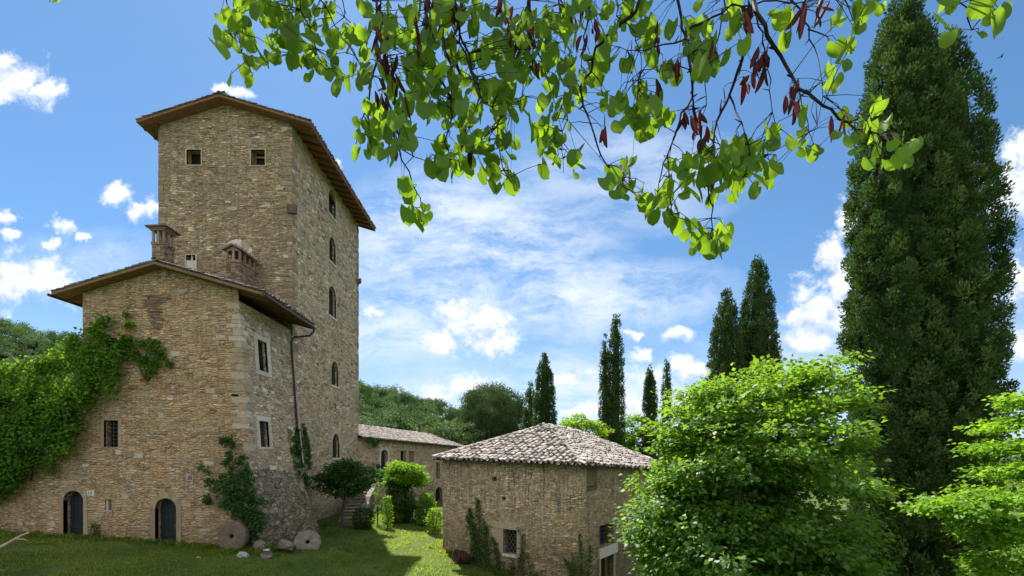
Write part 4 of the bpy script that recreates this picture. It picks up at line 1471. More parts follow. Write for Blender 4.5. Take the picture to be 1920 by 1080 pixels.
d.box(b2.p(us[1] - 0.3, hd0, -0.36), b2.U * 0.28, b2.N * 0.05, b2.V * (hd1 - hd0), M_WOOD)
do = d.build("door", barn)
k = MB()
k.box(b2.p(us[0] - 0.25, hd1 + 0.01, -0.1), b2.U * (us[1] - us[0] + 0.6), b2.N * 0.2, b2.V * (hb0 - hd1 - 0.02), M_BLOCK, 0.93)
k.build("lintel", do)
k = MB()
k.box(b2.p(us[0] - 0.2, -3.4, -0.05), b2.U * 0.2, b2.N * 0.08, b2.V * (hd1 + 3.4), M_BLOCK, 0.45)
k.build("door_jamb", do)
k = MB()
k.box(b2.p(us[1], -3.4, -0.05), b2.U * 0.22, b2.N * 0.08, b2.V * (hd1 + 3.4), M_BLOCK, 0.5)
k.build("door_jamb", do)
d = MB()
us = [p[0] for p in pd]
hd0, hd1 = pd[0][1], pd[2][1]
for i in range(6):
    a = us[0] + (us[1] - us[0]) * i / 6
    d.box(b3.p(a + 0.01, hd0, -0.2), b3.U * ((us[1] - us[0]) / 6 - 0.02), b3.N * 0.05, b3.V * (hd1 - hd0), M_BARK)
d.build("door", barn)

# ------------------------------------------------------------------ foliage helpers
def unit(v):
    return v / np.maximum(np.linalg.norm(v, axis=-1, keepdims=True), 1e-9)


def cards(P, D, Nn, L, W, fold=0.18):
    """folded leaf shapes: base P, direction D, face normal Nn, length L, width W -> vertices and quads (two per leaf)"""
    D = unit(D)
    Sd = unit(np.cross(D, Nn))
    Nn = np.cross(Sd, D)
    L = np.asarray(L)[:, None]
    W = np.asarray(W)[:, None]
    tip = P + D * L
    mid = P + D * L * 0.42
    l = mid - Sd * W * 0.5 + Nn * W * fold
    r = mid + Sd * W * 0.5 + Nn * W * fold
    n = len(P)
    V = np.stack([P, r, tip, l], 1).reshape(-1, 3)
    i = np.arange(n)[:, None] * 4
    return V, np.concatenate([i, i + 1, i + 2, i + 3], 1)


def leafy(name, P, D, Nn, L, W, tint, mat, parent, fold=0.18):
    V, Fc = cards(P, D, Nn, L, W, fold)
    return arrays(name, V, Fc, mat, tint, parent)


def scatter_clumps(r, centres, per, spread, flat=0.6):
    """leaf positions round clump centres; returns points and the index of their clump"""
    n = len(centres)
    idx = np.repeat(np.arange(n), per)
    off = r.normal(0, 1, (n * per, 3)) * np.array([1, 1, flat]) * spread
    return centres[idx] + off, idx, off


def crown_centres(r, n, c, rad, inner=0.45, lumps=0.22, seed=0, low=-1.0):
    d = unit(r.normal(0, 1, (n * 3, 3)))
    d = d[d[:, 2] > low][:n]
    q = np.random.default_rng(seed)
    k = q.normal(0, 2.2, (7, 3))
    ph = q.uniform(0, 6.28, 7)
    lob = 1 + lumps * np.sin(d @ k.T * 1.6 + ph).sum(1) / 3.2
    rr = (inner + (1 - inner) * r.random(len(d)) ** 0.55) * lob
    return np.array(c) + d * rr[:, None] * np.array(rad), d, rr


def limbs(mb, base, fork, targets, r0, mat, seed, seg=6):
    """a trunk from base to fork and tapering limbs bending out to the target points"""
    q = np.random.default_rng(seed)
    base, fork = Vector(base), Vector(fork)
    mid = base.lerp(fork, 0.5) + Vector((q.uniform(-.06, .06), q.uniform(-.06, .06), 0))
    mb.tube([base - Vector((0, 0, 0.3)), base + Vector((0, 0, 0.1)), mid, fork], [r0 * 1.35, r0 * 1.1, r0 * 0.92, r0 * 0.8], mat, 9)
    for t in targets:
        t = Vector(t)
        s = base.lerp(fork, q.uniform(0.7, 1.0))
        m = s.lerp(t, 0.45) + Vector((q.uniform(-.15, .15), q.uniform(-.15, .15), 0.12 * (t - s).length))
        mb.tube([s, m, t], [r0 * 0.45, r0 * 0.27, r0 * 0.07], mat, seg)


def broadleaf(name, label, cat, base, centre, rad, nclump, per, spread, leaf, mat, seed, group=None, trunk_r=0.09, flat=0.45, droop=0.25, inner=0.4, lumps=0.25, extra=None, low=-1.0, tint_up=0.25, nlimb=14, trunk_mat=None):
    r = np.random.default_rng(seed)
    root = empty(name, base, label, cat, group)
    C, d, rr = crown_centres(r, nclump, centre, rad, inner, lumps, seed + 1, low)
    if extra is not None:
        C = np.concatenate([C, extra])
    P, idx, off = scatter_clumps(r, C, per, spread, flat)
    out = unit(P - np.array(centre))
    out[:, 2] *= 0.5
    D = unit(out * 0.7 + unit(off * np.array([1, 1, 0.3])) * 0.8 + r.normal(0, 0.45, P.shape) - np.array([0, 0, droop]))
    Nn = unit(np.array([0, 0, 1.0]) + out * 0.45 + r.normal(0, 0.55, P.shape))
    ct = r.normal(0, 0.16, len(C))
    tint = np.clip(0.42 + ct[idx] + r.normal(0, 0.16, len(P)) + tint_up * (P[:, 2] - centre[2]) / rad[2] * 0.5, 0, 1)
    L = leaf * r.uniform(0.7, 1.25, len(P))
    leafy("foliage", P, D, Nn, L, L * r.uniform(0.62, 0.85, len(P)), tint, mat, root)
    mb = MB()
    fork = np.array(centre) - np.array([0, 0, rad[2] * 0.35])
    tg = C[r.choice(len(C), min(nlimb, len(C)), replace=False)]
    limbs(mb, base, fork, tg, trunk_r, trunk_mat or M_BARK, seed)
    mb.build("trunk", root)
    return root


GIANT = np.array([(0, .72), (.15, .84), (.30, .94), (.42, 1.0), (.58, .99), (.74, .93), (.85, .76), (.92, .50), (.965, .27), (1, .05)])
CYP_PROFILE = np.array([(0, .5), (.08, .72), (.22, .92), (.40, 1.0), (.58, .95), (.76, .80), (.88, .58), (.95, .34), (1, .04)])


def cypress_points(r, base, h, R, n, per, spread, lean=(0, 0), profile=CYP_PROFILE, seed=0, depth=0.28, rough=0.12):
    """upright sprays over a spindle; returns spray arrays"""
    base = np.array(base, float)
    prof_t = np.linspace(0, 1, 200)
    prof_r = np.interp(prof_t, profile[:, 0], profile[:, 1])
    cdf = np.cumsum(prof_r + 0.05)
    cdf /= cdf[-1]
    t = np.interp(r.random(n), cdf, prof_t)
    a = r.uniform(0, 2 * np.pi, n)
    q = np.random.default_rng(seed)
    b = 1 + rough * (np.sin(a * 3 + t * 9 + q.uniform(0, 6)) + np.sin(a * 5 - t * 17 + q.uniform(0, 6)) + 0.7 * np.sin(a * 9 + t * 31)) / 2.2
    dep = 1 - depth * r.random(n) ** 1.6
    rad = R * np.interp(t, profile[:, 0], profile[:, 1]) * b * dep
    ax = base[None] + np.stack([lean[0] * t, lean[1] * t, h * t], 1)
    C = ax + np.stack([np.cos(a) * rad, np.sin(a) * rad, np.zeros(n)], 1)
    out = np.stack([np.cos(a), np.sin(a), np.zeros(n)], 1)
    idx = np.repeat(np.arange(n), per)
    sc = r.uniform(0.7, 1.35, n)[idx][:, None]
    off = unit(r.normal(0, 1, (n * per, 3))) * (r.random((n * per, 1)) ** 0.45) * np.array([0.85, 0.85, 1.25]) * spread * 1.7 * sc
    P = C[idx] + off
    D = unit(out[idx] * 0.3 + np.array([0, 0, 0.9]) + r.normal(0, 0.3, P.shape) + unit(off) * 0.85)
    Nn = unit(unit(off) * 0.8 + out[idx] * 0.5 + np.array([0, 0, 0.3]) + r.normal(0, 0.45, P.shape))
    ct = r.normal(0, 0.22, n)
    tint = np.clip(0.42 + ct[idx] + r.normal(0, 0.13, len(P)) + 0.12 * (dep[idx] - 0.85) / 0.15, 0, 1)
    return P, D, Nn, tint


def spindle(base, h, R, lean=(0, 0), k=0.72, profile=CYP_PROFILE, seg=14):
    """solid core added inside the foliage to stop light shining through"""
    ts = np.linspace(0.02, 0.97, 22)
    V, Fc = [], []
    for i, t in enumerate(ts):
        rr = R * k * np.interp(t, profile[:, 0], profile[:, 1])
        for j in range(seg):
            a = 2 * np.pi * j / seg
            w = 1 + 0.12 * math.sin(a * 3 + t * 11)
            V.append((base[0] + lean[0] * t + math.cos(a) * rr * w, base[1] + lean[1] * t + math.sin(a) * rr * w, base[2] + h * t))
    for i in range(len(ts) - 1):
        for j in range(seg):
            k2 = (j + 1) % seg
            Fc.append((i * seg + j, i * seg + k2, (i + 1) * seg + k2, (i + 1) * seg + j))
    return np.array(V), np.array(Fc)


def cypress(label, spires, mat, seed, n, per, spread, leaf, group="tall cypresses", depth=0.28, rough=0.12, trunk_r=0.16, profile=CYP_PROFILE):
    """spires: list of (base, height, radius, lean)"""
    r = np.random.default_rng(seed)
    root = empty("cypress_tree", spires[0][0], label, "tree", group)
    Vs, Fs, Ts = [], [], []
    off = 0
    tot = sum(s[1] * s[2] for s in spires)
    for k, (base, h, R, lean) in enumerate(spires):
        nn = int(n * h * R / tot)
        P, D, Nn, tint = cypress_points(r, base, h, R, nn, per, spread, lean, profile, seed=seed + k, depth=depth, rough=rough)
        L = leaf * r.uniform(0.6, 1.3, len(P))
        V, Fc = cards(P, D, Nn, L, L * r.uniform(0.4, 0.6, len(P)), 0.2)
        Vs.append(V); Fs.append(Fc + off); Ts.append(tint); off += len(V)
        V, Fc = spindle(base, h, R * (1.0 if k < 2 else 0.8), lean, 0.5, profile)
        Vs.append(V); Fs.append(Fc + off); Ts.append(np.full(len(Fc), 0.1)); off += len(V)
    arrays("crown", np.concatenate(Vs), np.concatenate(Fs), mat, np.concatenate(Ts), root)
    mb = MB()
    for (base, h, R, lean) in spires:
        b = Vector(base)
        mb.tube([b - Vector((0, 0, 1.2)), b + Vector((0, 0, h * 0.12)), b + Vector((lean[0] * .6, lean[1] * .6, h * 0.6))], [trunk_r * 1.2, trunk_r, trunk_r * 0.4], M_BARK, 8)
    mb.build("trunk", root)
    return root


# ------------------------------------------------------------------ cypresses
def spire(px, top, Y, wpx, zb, dx=0.0):
    b = at(px, HZ, Y)
    zt = EYE + (HZ - top) * Y / F
    return ((b.x - dx, Y, zb), zt - zb, wpx * Y / F / 2, (dx, 0.0))


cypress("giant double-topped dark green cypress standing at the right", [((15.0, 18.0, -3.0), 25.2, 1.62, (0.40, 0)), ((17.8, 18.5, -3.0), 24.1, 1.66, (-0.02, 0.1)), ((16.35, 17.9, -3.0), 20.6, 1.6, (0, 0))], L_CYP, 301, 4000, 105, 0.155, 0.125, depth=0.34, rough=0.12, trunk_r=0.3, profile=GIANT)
cypress("slender cypress pair with a taller right spire behind the barn roof", [spire(1155, 587, 40, 32, -2, 0.1), spire(1134, 630, 40.5, 20, -2)], L_CYPF, 311, 1100, 30, 0.13, 0.16)
cypress("stout pointed cypress beside the umbrella pine, above the barn peak", [spire(1021, 665, 45, 42, -2)], L_CYPF, 312, 1100, 30, 0.14, 0.17)
cypress("dim cypress half hidden between the umbrella pine and the stout cypress", [spire(994, 720, 55, 22, -2)], L_CYPF, 313, 300, 20, 0.16, 0.26)
cypress("narrow short cypress right of the slender pair", [spire(1219, 687, 42, 27, -2)], L_CYPF, 314, 700, 30, 0.12, 0.16)
cypress("thin far cypress spire just above the leafy tree", [spire(1250, 676, 60, 17, -2)], L_CYPF, 315, 300, 20, 0.15, 0.26)
cypress("left cypress of the close trio above the leafy tree", [spire(1362, 543, 32, 66, -3, 0.1)], L_CYPF, 316, 1500, 34, 0.13, 0.15)
cypress("low slim middle cypress squeezed within the close trio", [spire(1396, 563, 33, 26, -3)], L_CYPF, 317, 800, 30, 0.12, 0.15)
cypress("tallest cypress of the close trio, with a sharp top", [spire(1422, 482, 32.5, 74, -3, -0.05), spire(1445, 640, 32, 44, -3)], L_CYPF, 318, 2100, 34, 0.13, 0.15)

# ------------------------------------------------------------------ umbrella pine
pb = at(925, HZ, 60)
r = np.random.default_rng(41)
pine = empty("umbrella_pine", (pb.x, 60, -2), "broad round-headed umbrella pine behind the low outbuilding", "tree")
C, d, rr = crown_centres(r, 620, (pb.x, 60, 8.3), (4.6, 4.6, 4.8), 0.62, 0.10, 42, low=-0.8)
P, idx, off = scatter_clumps(r, C, 90, 0.36, 0.7)
out = unit(P - np.array([pb.x, 60, 7.0]))
D = unit(out + np.array([0, 0, 0.5]) + r.normal(0, 0.5, P.shape))
ct = r.normal(0, 0.16, len(C))
leafy("crown", P, D, unit(r.normal(0, 1, P.shape)), r.uniform(0.14, 0.28, len(P)), r.uniform(0.06, 0.11, len(P)), np.clip(0.42 + ct[idx] + r.normal(0, .12, len(P)), 0, 1), L_PINE, pine)
V, Fc = spindle((pb.x, 60, 5.2), 7.2, 4.0, (0, 0), 0.9, np.array([(0, .55), (.2, .85), (.5, 1), (.75, .8), (.92, .45), (1, .1)]), 20)
arrays("inner_core", V, Fc, L_PINE, np.full(len(Fc), 0.15), pine)  # solid shell added so that no light passes through the crown
mb = MB()
limbs(mb, (pb.x, 60, -2), (pb.x, 60, 5.0), C[r.choice(len(C), 16)], 0.35, M_BARK, 43)
mb.build("trunk", pine)

# ------------------------------------------------------------------ woods on the hill and beyond
def mass(name, pts, size, per, mat, seed, label, leaf=0.5, hscale=1.0):
    r = np.random.default_rng(seed)
    pts = np.asarray(pts)
    n = len(pts)
    sz = size * r.uniform(0.65, 1.3, n)
    kind = r.choice([0.12, 0.32, 0.5, 0.62, 0.78, 0.92], n, p=[.16, .22, .2, .18, .13, .11]) + r.normal(0, .05, n)
    # every crown is a heap of leaf clumps over its own dome
    nc = 20
    dv = unit(r.normal(0, 1, (n * nc, 3)))
    dv[:, 2] = np.abs(dv[:, 2]) * 1.0 - 0.25
    ti = np.repeat(np.arange(n), nc)
    cc = pts[ti] + dv * (sz[ti] * r.uniform(0.6, 1.0, n * nc))[:, None] * np.array([1, 1, 1.2 * hscale]) + np.array([0, 0, 1.0])[None] * (sz[ti] * 0.55)[:, None]
    ci = np.repeat(np.arange(n * nc), per)
    off = r.normal(0, 1, (len(ci), 3)) * np.array([1, 1, 0.75]) * (sz[ti[ci]] * 0.15)[:, None]
    P = cc[ci] + off
    out = unit(dv[ci] + unit(off) * 0.6)
    D = unit(np.cross(out, r.normal(0, 1, P.shape)) + out * 0.35)
    Nn = unit(out + np.array([0, 0, 0.15]) + r.normal(0, 0.22, P.shape))
    L = leaf * r.uniform(0.6, 1.3, len(P))
    tint = np.clip(kind[ti[ci]] + r.normal(0, 0.07, n * nc)[ci] + r.normal(0, 0.05, len(P)), 0, 1)
    o = leafy(name, P, D, Nn, L, L * 0.7, tint, mat, None)
    return tag(o, label, None, None, 'stuff')


r = np.random.default_rng(51)
pts = []
for y in np.arange(58, 150, 5.0):
    for x in np.arange(-195, 14, 5.0):
        xx, yy2 = x + r.uniform(-2, 2), y + r.uniform(-2, 2)
        k = xx / yy2
        if k < -1.35 or (-0.86 < k < -0.40) or k > 0.13:
            continue
        if yy2 < 74 and xx > -30:
            continue
        z = float(hill_z(xx, yy2))
        # hidden low ground in front of the crest still carries trees; thin it out
        pts.append((xx, yy2, z))
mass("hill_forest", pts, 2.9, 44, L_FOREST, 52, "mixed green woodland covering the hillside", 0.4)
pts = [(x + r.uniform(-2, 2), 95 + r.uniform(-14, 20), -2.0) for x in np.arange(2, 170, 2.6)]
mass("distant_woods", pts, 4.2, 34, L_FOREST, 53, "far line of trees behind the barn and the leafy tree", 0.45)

# trees one can tell apart behind the barn
broadleaf("broadleaf_tree", "bright green bushy tree between the stout cypress and the slender pair", "tree", tuple(at(1082, HZ, 38)[:2]) + (-2,), (at(1082, HZ, 38).x, 38, 4.6), (2.6, 2.2, 2.7), 150, 80, 0.26, 0.2, L_BUSH, 61, "light green trees behind the barn")
broadleaf("broadleaf_tree", "light green tree filling the gap between the slender pair and the narrow cypress", "tree", tuple(at(1195, HZ, 44)[:2]) + (-2,), (at(1195, HZ, 44).x, 44, 4.6), (2.3, 2.0, 2.9), 130, 80, 0.27, 0.22, L_BUSH, 62, "light green trees behind the barn")
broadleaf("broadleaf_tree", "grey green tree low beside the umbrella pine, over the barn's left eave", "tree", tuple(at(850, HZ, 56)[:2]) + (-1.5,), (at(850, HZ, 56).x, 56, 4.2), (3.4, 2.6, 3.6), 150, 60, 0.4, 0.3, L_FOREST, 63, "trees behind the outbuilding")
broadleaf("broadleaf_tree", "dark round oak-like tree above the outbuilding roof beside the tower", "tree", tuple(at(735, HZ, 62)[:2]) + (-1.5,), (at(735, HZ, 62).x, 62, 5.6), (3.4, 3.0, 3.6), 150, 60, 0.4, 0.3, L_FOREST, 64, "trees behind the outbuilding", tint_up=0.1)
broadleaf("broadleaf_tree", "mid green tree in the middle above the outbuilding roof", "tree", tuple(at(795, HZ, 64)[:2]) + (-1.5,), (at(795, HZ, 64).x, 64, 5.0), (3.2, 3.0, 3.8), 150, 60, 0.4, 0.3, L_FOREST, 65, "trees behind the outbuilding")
# pole in front of the wood
pp = at(782, HZ, 60)
tp = empty("utility_pole", (pp.x, 60, -2), "thin grey pole standing against the wooded hill", "pole")
mb = MB()
mb.tube([(pp.x, 60, -2), (pp.x, 60, 7.6)], [0.16, 0.12], M_DEADWOOD, 8)
mb.build("shaft", tp)

# ------------------------------------------------------------------ the leafy lime tree in front of the barn
r = np.random.default_rng(71)
LC = np.array([7.0, 13.4, 2.2])
tiers = []
def tier(px, py, Y, w, n, dy=0.9, dz=0.24, lean=0.12):
    """a spreading spray of foliage: lies flat and sinks towards its end"""
    c = np.array(at(px, py, Y))
    t = r.uniform(-1, 1, n)
    p = np.stack([c[0] + t * w, c[1] + r.normal(0, dy, n) * (1 - 0.3 * np.abs(t)), c[2] - lean * w * (t * t) + r.normal(0, dz, n)], 1)
    tiers.append(p)
tier(1256, 1012, 12.4, 0.95, 36)
tier(1226, 985, 12.9, 0.75, 26)
tier(1280, 930, 12.8, 1.3, 40)
tier(1300, 965, 12.0, 1.5, 44)
tier(1290, 1050, 12.0, 1.15, 40)
tier(1330, 885, 12.6, 1.5, 46)
tier(1310, 850, 13.2, 0.7, 26)
tier(1300, 800, 13.2, 1.0, 30)
tier(1330, 765, 13.4, 1.0, 30)
tier(1385, 735, 13.4, 1.0, 30)
tier(1455, 712, 13.6, 1.1, 30)
tier(1515, 715, 13.8, 0.8, 26)
tier(1540, 760, 13.9, 0.5, 20)
tier(1530, 860, 13.6, 0.5, 20)
tier(1625, 922, 13.0, 0.45, 14, 0.3, 0.06)
tier(1480, 800, 12.2, 1.4, 40)
tier(1420, 850, 11.8, 1.4, 40)
tier(1515, 900, 12.0, 1.0, 36)
tier(1400, 990, 11.4, 1.6, 46)
tier(1520, 762, 13.4, 0.9, 34)
tier(1455, 765, 13.2, 1.0, 34)
tier(1525, 830, 13.2, 0.7, 30)
tier(1500, 1010, 11.4, 1.1, 40)
tier(1340, 1075, 11.6, 1.6, 46)
tier(1490, 1085, 11.2, 1.3, 44)
tier(1560, 985, 12.6, 0.5, 26)
tier(1555, 1050, 12.2, 0.55, 30)
tier(1570, 1085, 12.6, 0.55, 24)
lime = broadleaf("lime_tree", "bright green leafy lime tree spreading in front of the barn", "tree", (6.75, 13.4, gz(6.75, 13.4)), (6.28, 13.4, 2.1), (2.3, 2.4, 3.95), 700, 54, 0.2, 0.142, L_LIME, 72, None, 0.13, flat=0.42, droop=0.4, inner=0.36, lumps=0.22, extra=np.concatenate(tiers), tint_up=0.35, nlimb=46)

# tree at the right edge, reaching into the picture in layers
tiers = []
tier(1800, 948, 8.6, 0.6, 46, 0.4, 0.05, 0.1)
tier(1880, 930, 8.6, 0.6, 50, 0.45, 0.06, 0.1)
tier(1925, 880, 8.9, 0.5, 40, 0.45, 0.06, 0.1)
tier(1925, 838, 9.0, 0.45, 34, 0.45, 0.06, 0.1)
tier(1930, 792, 9.2, 0.45, 34, 0.45, 0.06, 0.1)
tier(1940, 752, 9.3, 0.5, 34, 0.45, 0.07, 0.1)
tier(1905, 992, 8.5, 0.7, 44, 0.45, 0.06, 0.1)
tier(1905, 1062, 8.6, 0.6, 44, 0.45, 0.07, 0.1)
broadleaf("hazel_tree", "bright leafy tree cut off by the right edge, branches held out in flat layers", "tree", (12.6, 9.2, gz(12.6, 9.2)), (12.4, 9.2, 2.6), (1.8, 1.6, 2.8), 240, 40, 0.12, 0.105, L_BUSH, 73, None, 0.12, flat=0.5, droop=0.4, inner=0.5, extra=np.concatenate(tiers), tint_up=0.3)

# ------------------------------------------------------------------ climbers and shrubs by the buildings
def creeper(name, label, wall, poly_px, n, leaf, thick, mat, seed, group=None, bulge=0.0, stems=None, tint=0.42, tint_top=0.0, cat="climbing plant", hang=0.5, clump=None):
    r = np.random.default_rng(seed)
    pl = [wall.uv(*p) for p in poly_px]
    ins = in_poly(pl)
    us, hs_ = [p[0] for p in pl], [p[1] for p in pl]
    u0, u1, h0, h1 = min(us), max(us), min(hs_), max(hs_)
    pts = []
    if clump:
        cs = []
        while len(cs) < clump[0]:
            u, h = r.uniform(u0, u1), r.uniform(h0, h1)
            if ins(u, h):
                cs.append((u, h, r.uniform(0, 1)))
        cs = np.array(cs)
        k = r.integers(0, len(cs), n)
        uh = cs[k, :2] + r.normal(0, clump[1], (n, 2))
        dep = cs[k, 2]
        ok = np.ones(n, bool)
        ti = r.normal(0, 0.15, len(cs))[k]
    else:
        uh = np.stack([r.uniform(u0, u1, n * 3), r.uniform(h0, h1, n * 3)], 1)
        ok = np.array([ins(a, b) for a, b in uh])
        uh = uh[ok][:n]
        dep = r.random(len(uh))
        ti = np.zeros(len(uh))
    O, U, V, N = (np.array(v) for v in (wall.O, wall.U, wall.V, wall.N))
    e = (uh[:, 0] - u0) / (u1 - u0)
    out = 0.05 + thick * (0.25 + 0.75 * dep) + bulge * np.clip(np.sin(np.pi * np.clip((uh[:, 1] - h0) / (h1 - h0), 0, 1)), 0, 1) * r.random(len(uh))
    P = O + U * uh[:, :1] + V * uh[:, 1:2] + N * out[:, None]
    D = unit(N * 0.35 - np.array([0, 0, hang]) + r.normal(0, 0.5, P.shape))
    Nn = unit(N * 0.8 + np.array([0, 0, 0.6]) + r.normal(0, 0.45, P.shape))
    base = wall.p((u0 + u1) / 2, h0)
    root = empty(name, base, label, cat, group)
    L = leaf * r.uniform(0.65, 1.3, len(P))
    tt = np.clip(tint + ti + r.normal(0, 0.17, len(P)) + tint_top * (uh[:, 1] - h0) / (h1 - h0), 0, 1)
    leafy("foliage", P, D, Nn, L, L * r.uniform(0.7, 0.95, len(P)), tt, mat, root)
    mb = MB()
    for s in (stems or []):
        q = [wall.uv(*p) for p in s]
        mb.tube([wall.p(u, h, 0.05) for u, h in q], list(np.linspace(0.03, 0.008, len(q))), M_BARK, 5)
    if not stems:
        for i in range(5):
            j = r.integers(0, len(P))
            q = Vector(P[j])
            mb.tube([wall.p((u0 + u1) / 2, h0, 0.04), wall.p(uh[j, 0] * .5 + (u0 + u1) / 4, (h0 + uh[j, 1]) / 2, 0.05), q], [0.03, 0.02, 0.008], M_BARK, 5)
    mb.build("stem", root)
    return root


creeper("creeper", "mass of green creeper covering the garden wall and the left corner of the house", Wall((0, 21.58, 0), (1, 0, 0)),
        [(-240, 700), (-100, 690), (0, 694), (60, 688), (120, 668), (140, 645), (158, 620), (185, 608), (215, 604), (208, 622), (218, 640), (238, 648), (246, 672), (240, 700), (232, 716), (226, 752), (205, 742), (182, 755), (165, 800), (150, 825), (140, 858), (120, 876), (95, 872), (60, 892), (20, 930), (-60, 950), (-240, 990)],
        46000, 0.15, 0.34, L_IVY, 81, bulge=0.55, tint=0.36, tint_top=0.3, clump=(620, 0.2), stems=[[(60, 900), (70, 850), (100, 780), (140, 700)]])
creeper("creeper", "loose creeper sprays reaching right across the house gable", Wall((0, 21.58, 0), (1, 0, 0)),
        [(218, 640), (240, 630), (243, 590), (252, 588), (254, 628), (268, 640), (300, 634), (312, 640), (290, 652), (318, 660), (336, 674), (318, 684), (292, 688), (298, 716), (280, 712), (258, 690), (240, 668)],
        1250, 0.15, 0.12, L_IVY, 82, tint=0.42, clump=(46, 0.09))
creeper("ivy_climber", "dark ivy climbing the corner of the house above the millstone", Wall((0, 21.5, 0), (1, 0, 0)),
        [(420, 822), (445, 814), (440, 832), (458, 850), (466, 862), (476, 880), (484, 905), (504, 935), (508, 955), (498, 990), (482, 1012), (468, 1012), (462, 985), (448, 968), (426, 952), (416, 930), (400, 908), (384, 880), (374, 862), (384, 864), (404, 890), (418, 900), (428, 884), (430, 860), (440, 846), (424, 838)],
        3600, 0.13, 0.22, L_DKIVY, 83, bulge=0.25, clump=(130, 0.09), stems=[[(466, 1020), (462, 960), (440, 900), (436, 840)], [(466, 1020), (430, 945), (392, 885)]])
creeper("ivy_climber", "small tuft of ivy sticking out on the wall left of the corner climber", Wall((0, 21.56, 0), (1, 0, 0)), [(384, 932), (396, 924), (412, 936), (404, 944), (386, 942)], 160, 0.12, 0.14, L_DKIVY, 84, clump=(9, 0.07))
creeper("ivy_climber", "hanging ivy narrowing downwards round the downpipe", Wall((-12.42, 0, 0), (0, 1, 0), (-LEAN * 0.6, 0, 1)), [(537, 800), (545, 820), (552, 790), (560, 800), (568, 796), (574, 850), (578, 886), (573, 905), (573, 944), (566, 930), (556, 905), (545, 880), (537, 850)], 2600, 0.12, 0.16, L_DKIVY, 85, bulge=0.15, clump=(110, 0.1))
creeper("creeper", "dark plant tufts growing beside the arched door of the outbuilding", wr, [(688, 872), (700, 866), (712, 880), (712, 905), (692, 908)], 500, 0.15, 0.3, L_DKIVY, 86, clump=(26, 0.12))
creeper("roof_moss", "moss and weeds growing on the eave of the outbuilding by the tower", Wall(R0 + wr.N * 0.4, R1 - R0), [(684, 824), (690, 820), (710, 822), (706, 838), (696, 836), (686, 836)], 300, 0.15, 0.15, L_DKIVY, 87, clump=(16, 0.1), cat="moss", tint=0.6)

# tall weeds climbing on the barn
def weed(label, pxs, n, leaf, seed, wall=b1, mat=L_DKIVY, width=0.12, name="climbing_weed", group="weeds climbing on the barn wall"):
    """leafy stems following lines up a wall"""
    r = np.random.default_rng(seed)
    Ps, tt = [], []
    mb = MB()
    for line in pxs:
        q = [wall.uv(*p) for p in line]
        pts = [wall.p(u, h, 0.1 + 0.1 * i / len(q)) for i, (u, h) in enumerate(q)]
        mb.tube(pts, list(np.linspace(0.02, 0.006, len(pts))), M_BARK, 5)
        P = np.array([tuple(p) for p in pts])
        seg = np.linalg.norm(np.diff(P, axis=0), axis=1)
        cum = np.concatenate([[0], np.cumsum(seg)])
        m = int(n * cum[-1])
        s = r.uniform(0.08, 1, m) * cum[-1]
        pos = np.stack([np.interp(s, cum, P[:, k]) for k in range(3)], 1)
        fade = np.clip(1.2 - (s / cum[-1]) ** 3, 0.25, 1)
        pos = pos + r.normal(0, width, pos.shape) * np.array([1, 0.8, 1])[None] * fade[:, None]
        Ps.append(pos)
    P = np.concatenate(Ps)
    D = unit(r.normal(0, 0.7, P.shape) + np.array([0, 0, 0.35]))
    Nn = unit(np.array(wall.N) * 0.5 + np.array([0, 0, 0.8]) + r.normal(0, 0.5, P.shape))
    u, h = wall.uv(*pxs[0][0])
    root = empty(name, wall.p(u, h), label, "plant", group)
    L = leaf * r.uniform(0.6, 1.3, len(P))
    leafy("foliage", P, D, Nn, L, L * r.uniform(0.55, 0.8, len(P)), np.clip(0.5 + r.normal(0, .2, len(P)), 0, 1), mat, root)
    mb.build("stem", root)
    return root


weed("leafy climber with the tallest stems on the left part of the barn wall", [[(893, 1062), (890, 1010), (884, 955)], [(897, 1062), (893, 1000), (879, 968)], [(903, 1062), (902, 1000), (899, 936)]], 150, 0.11, 401, width=0.13)
weed("bushy climber in the middle, reaching up beside the lattice window jamb", [[(914, 1068), (912, 1020), (911, 975)], [(922, 1072), (914, 1010), (915, 985)], [(936, 1072), (930, 1020), (926, 1006)], [(950, 1090), (938, 1050), (927, 1010)]], 110, 0.10, 402, width=0.11)
weed("thin climber with bare stalks right of the lattice window", [[(972, 1085), (981, 1030), (983, 1008), (974, 988)], [(985, 1085), (980, 1050), (984, 1010)], [(1000, 1090), (992, 1050), (986, 1036)], [(965, 1080), (963, 1060), (962, 1046)]], 55, 0.10, 403, width=0.09)
weed("upright weeds at the front corner of the barn", [[(1092, 1110), (1093, 1050), (1090, 1000)], [(1098, 1110), (1106, 1060), (1110, 1022)], [(1080, 1110), (1074, 1070), (1060, 1046)], [(1085, 1115), (1080, 1080), (1076, 1040)]], 120, 0.10, 404, width=0.10)
weed("low weeds under the lattice window", [[(945, 1100), (940, 1070), (935, 1060)], [(955, 1100), (958, 1075), (966, 1062)], [(930, 1085), (925, 1065), (918, 1058)], [(985, 1110), (996, 1085), (1010, 1078)]], 130, 0.10, 405, width=0.16)

# wisteria-like tree against the tower, in its shade
bx = at(640, HZ, 28.3)
broadleaf("wisteria_bush", "dark leafy small tree growing against the tower beside the steps", "tree", (bx.x, 28.3, gz(bx.x, 28.3) - 0.1), (bx.x + 0.3, 28.3, 2.45), (1.8, 1.0, 1.05), 190, 46, 0.2, 0.17, L_DKIVY, 91, None, 0.07, nlimb=16)
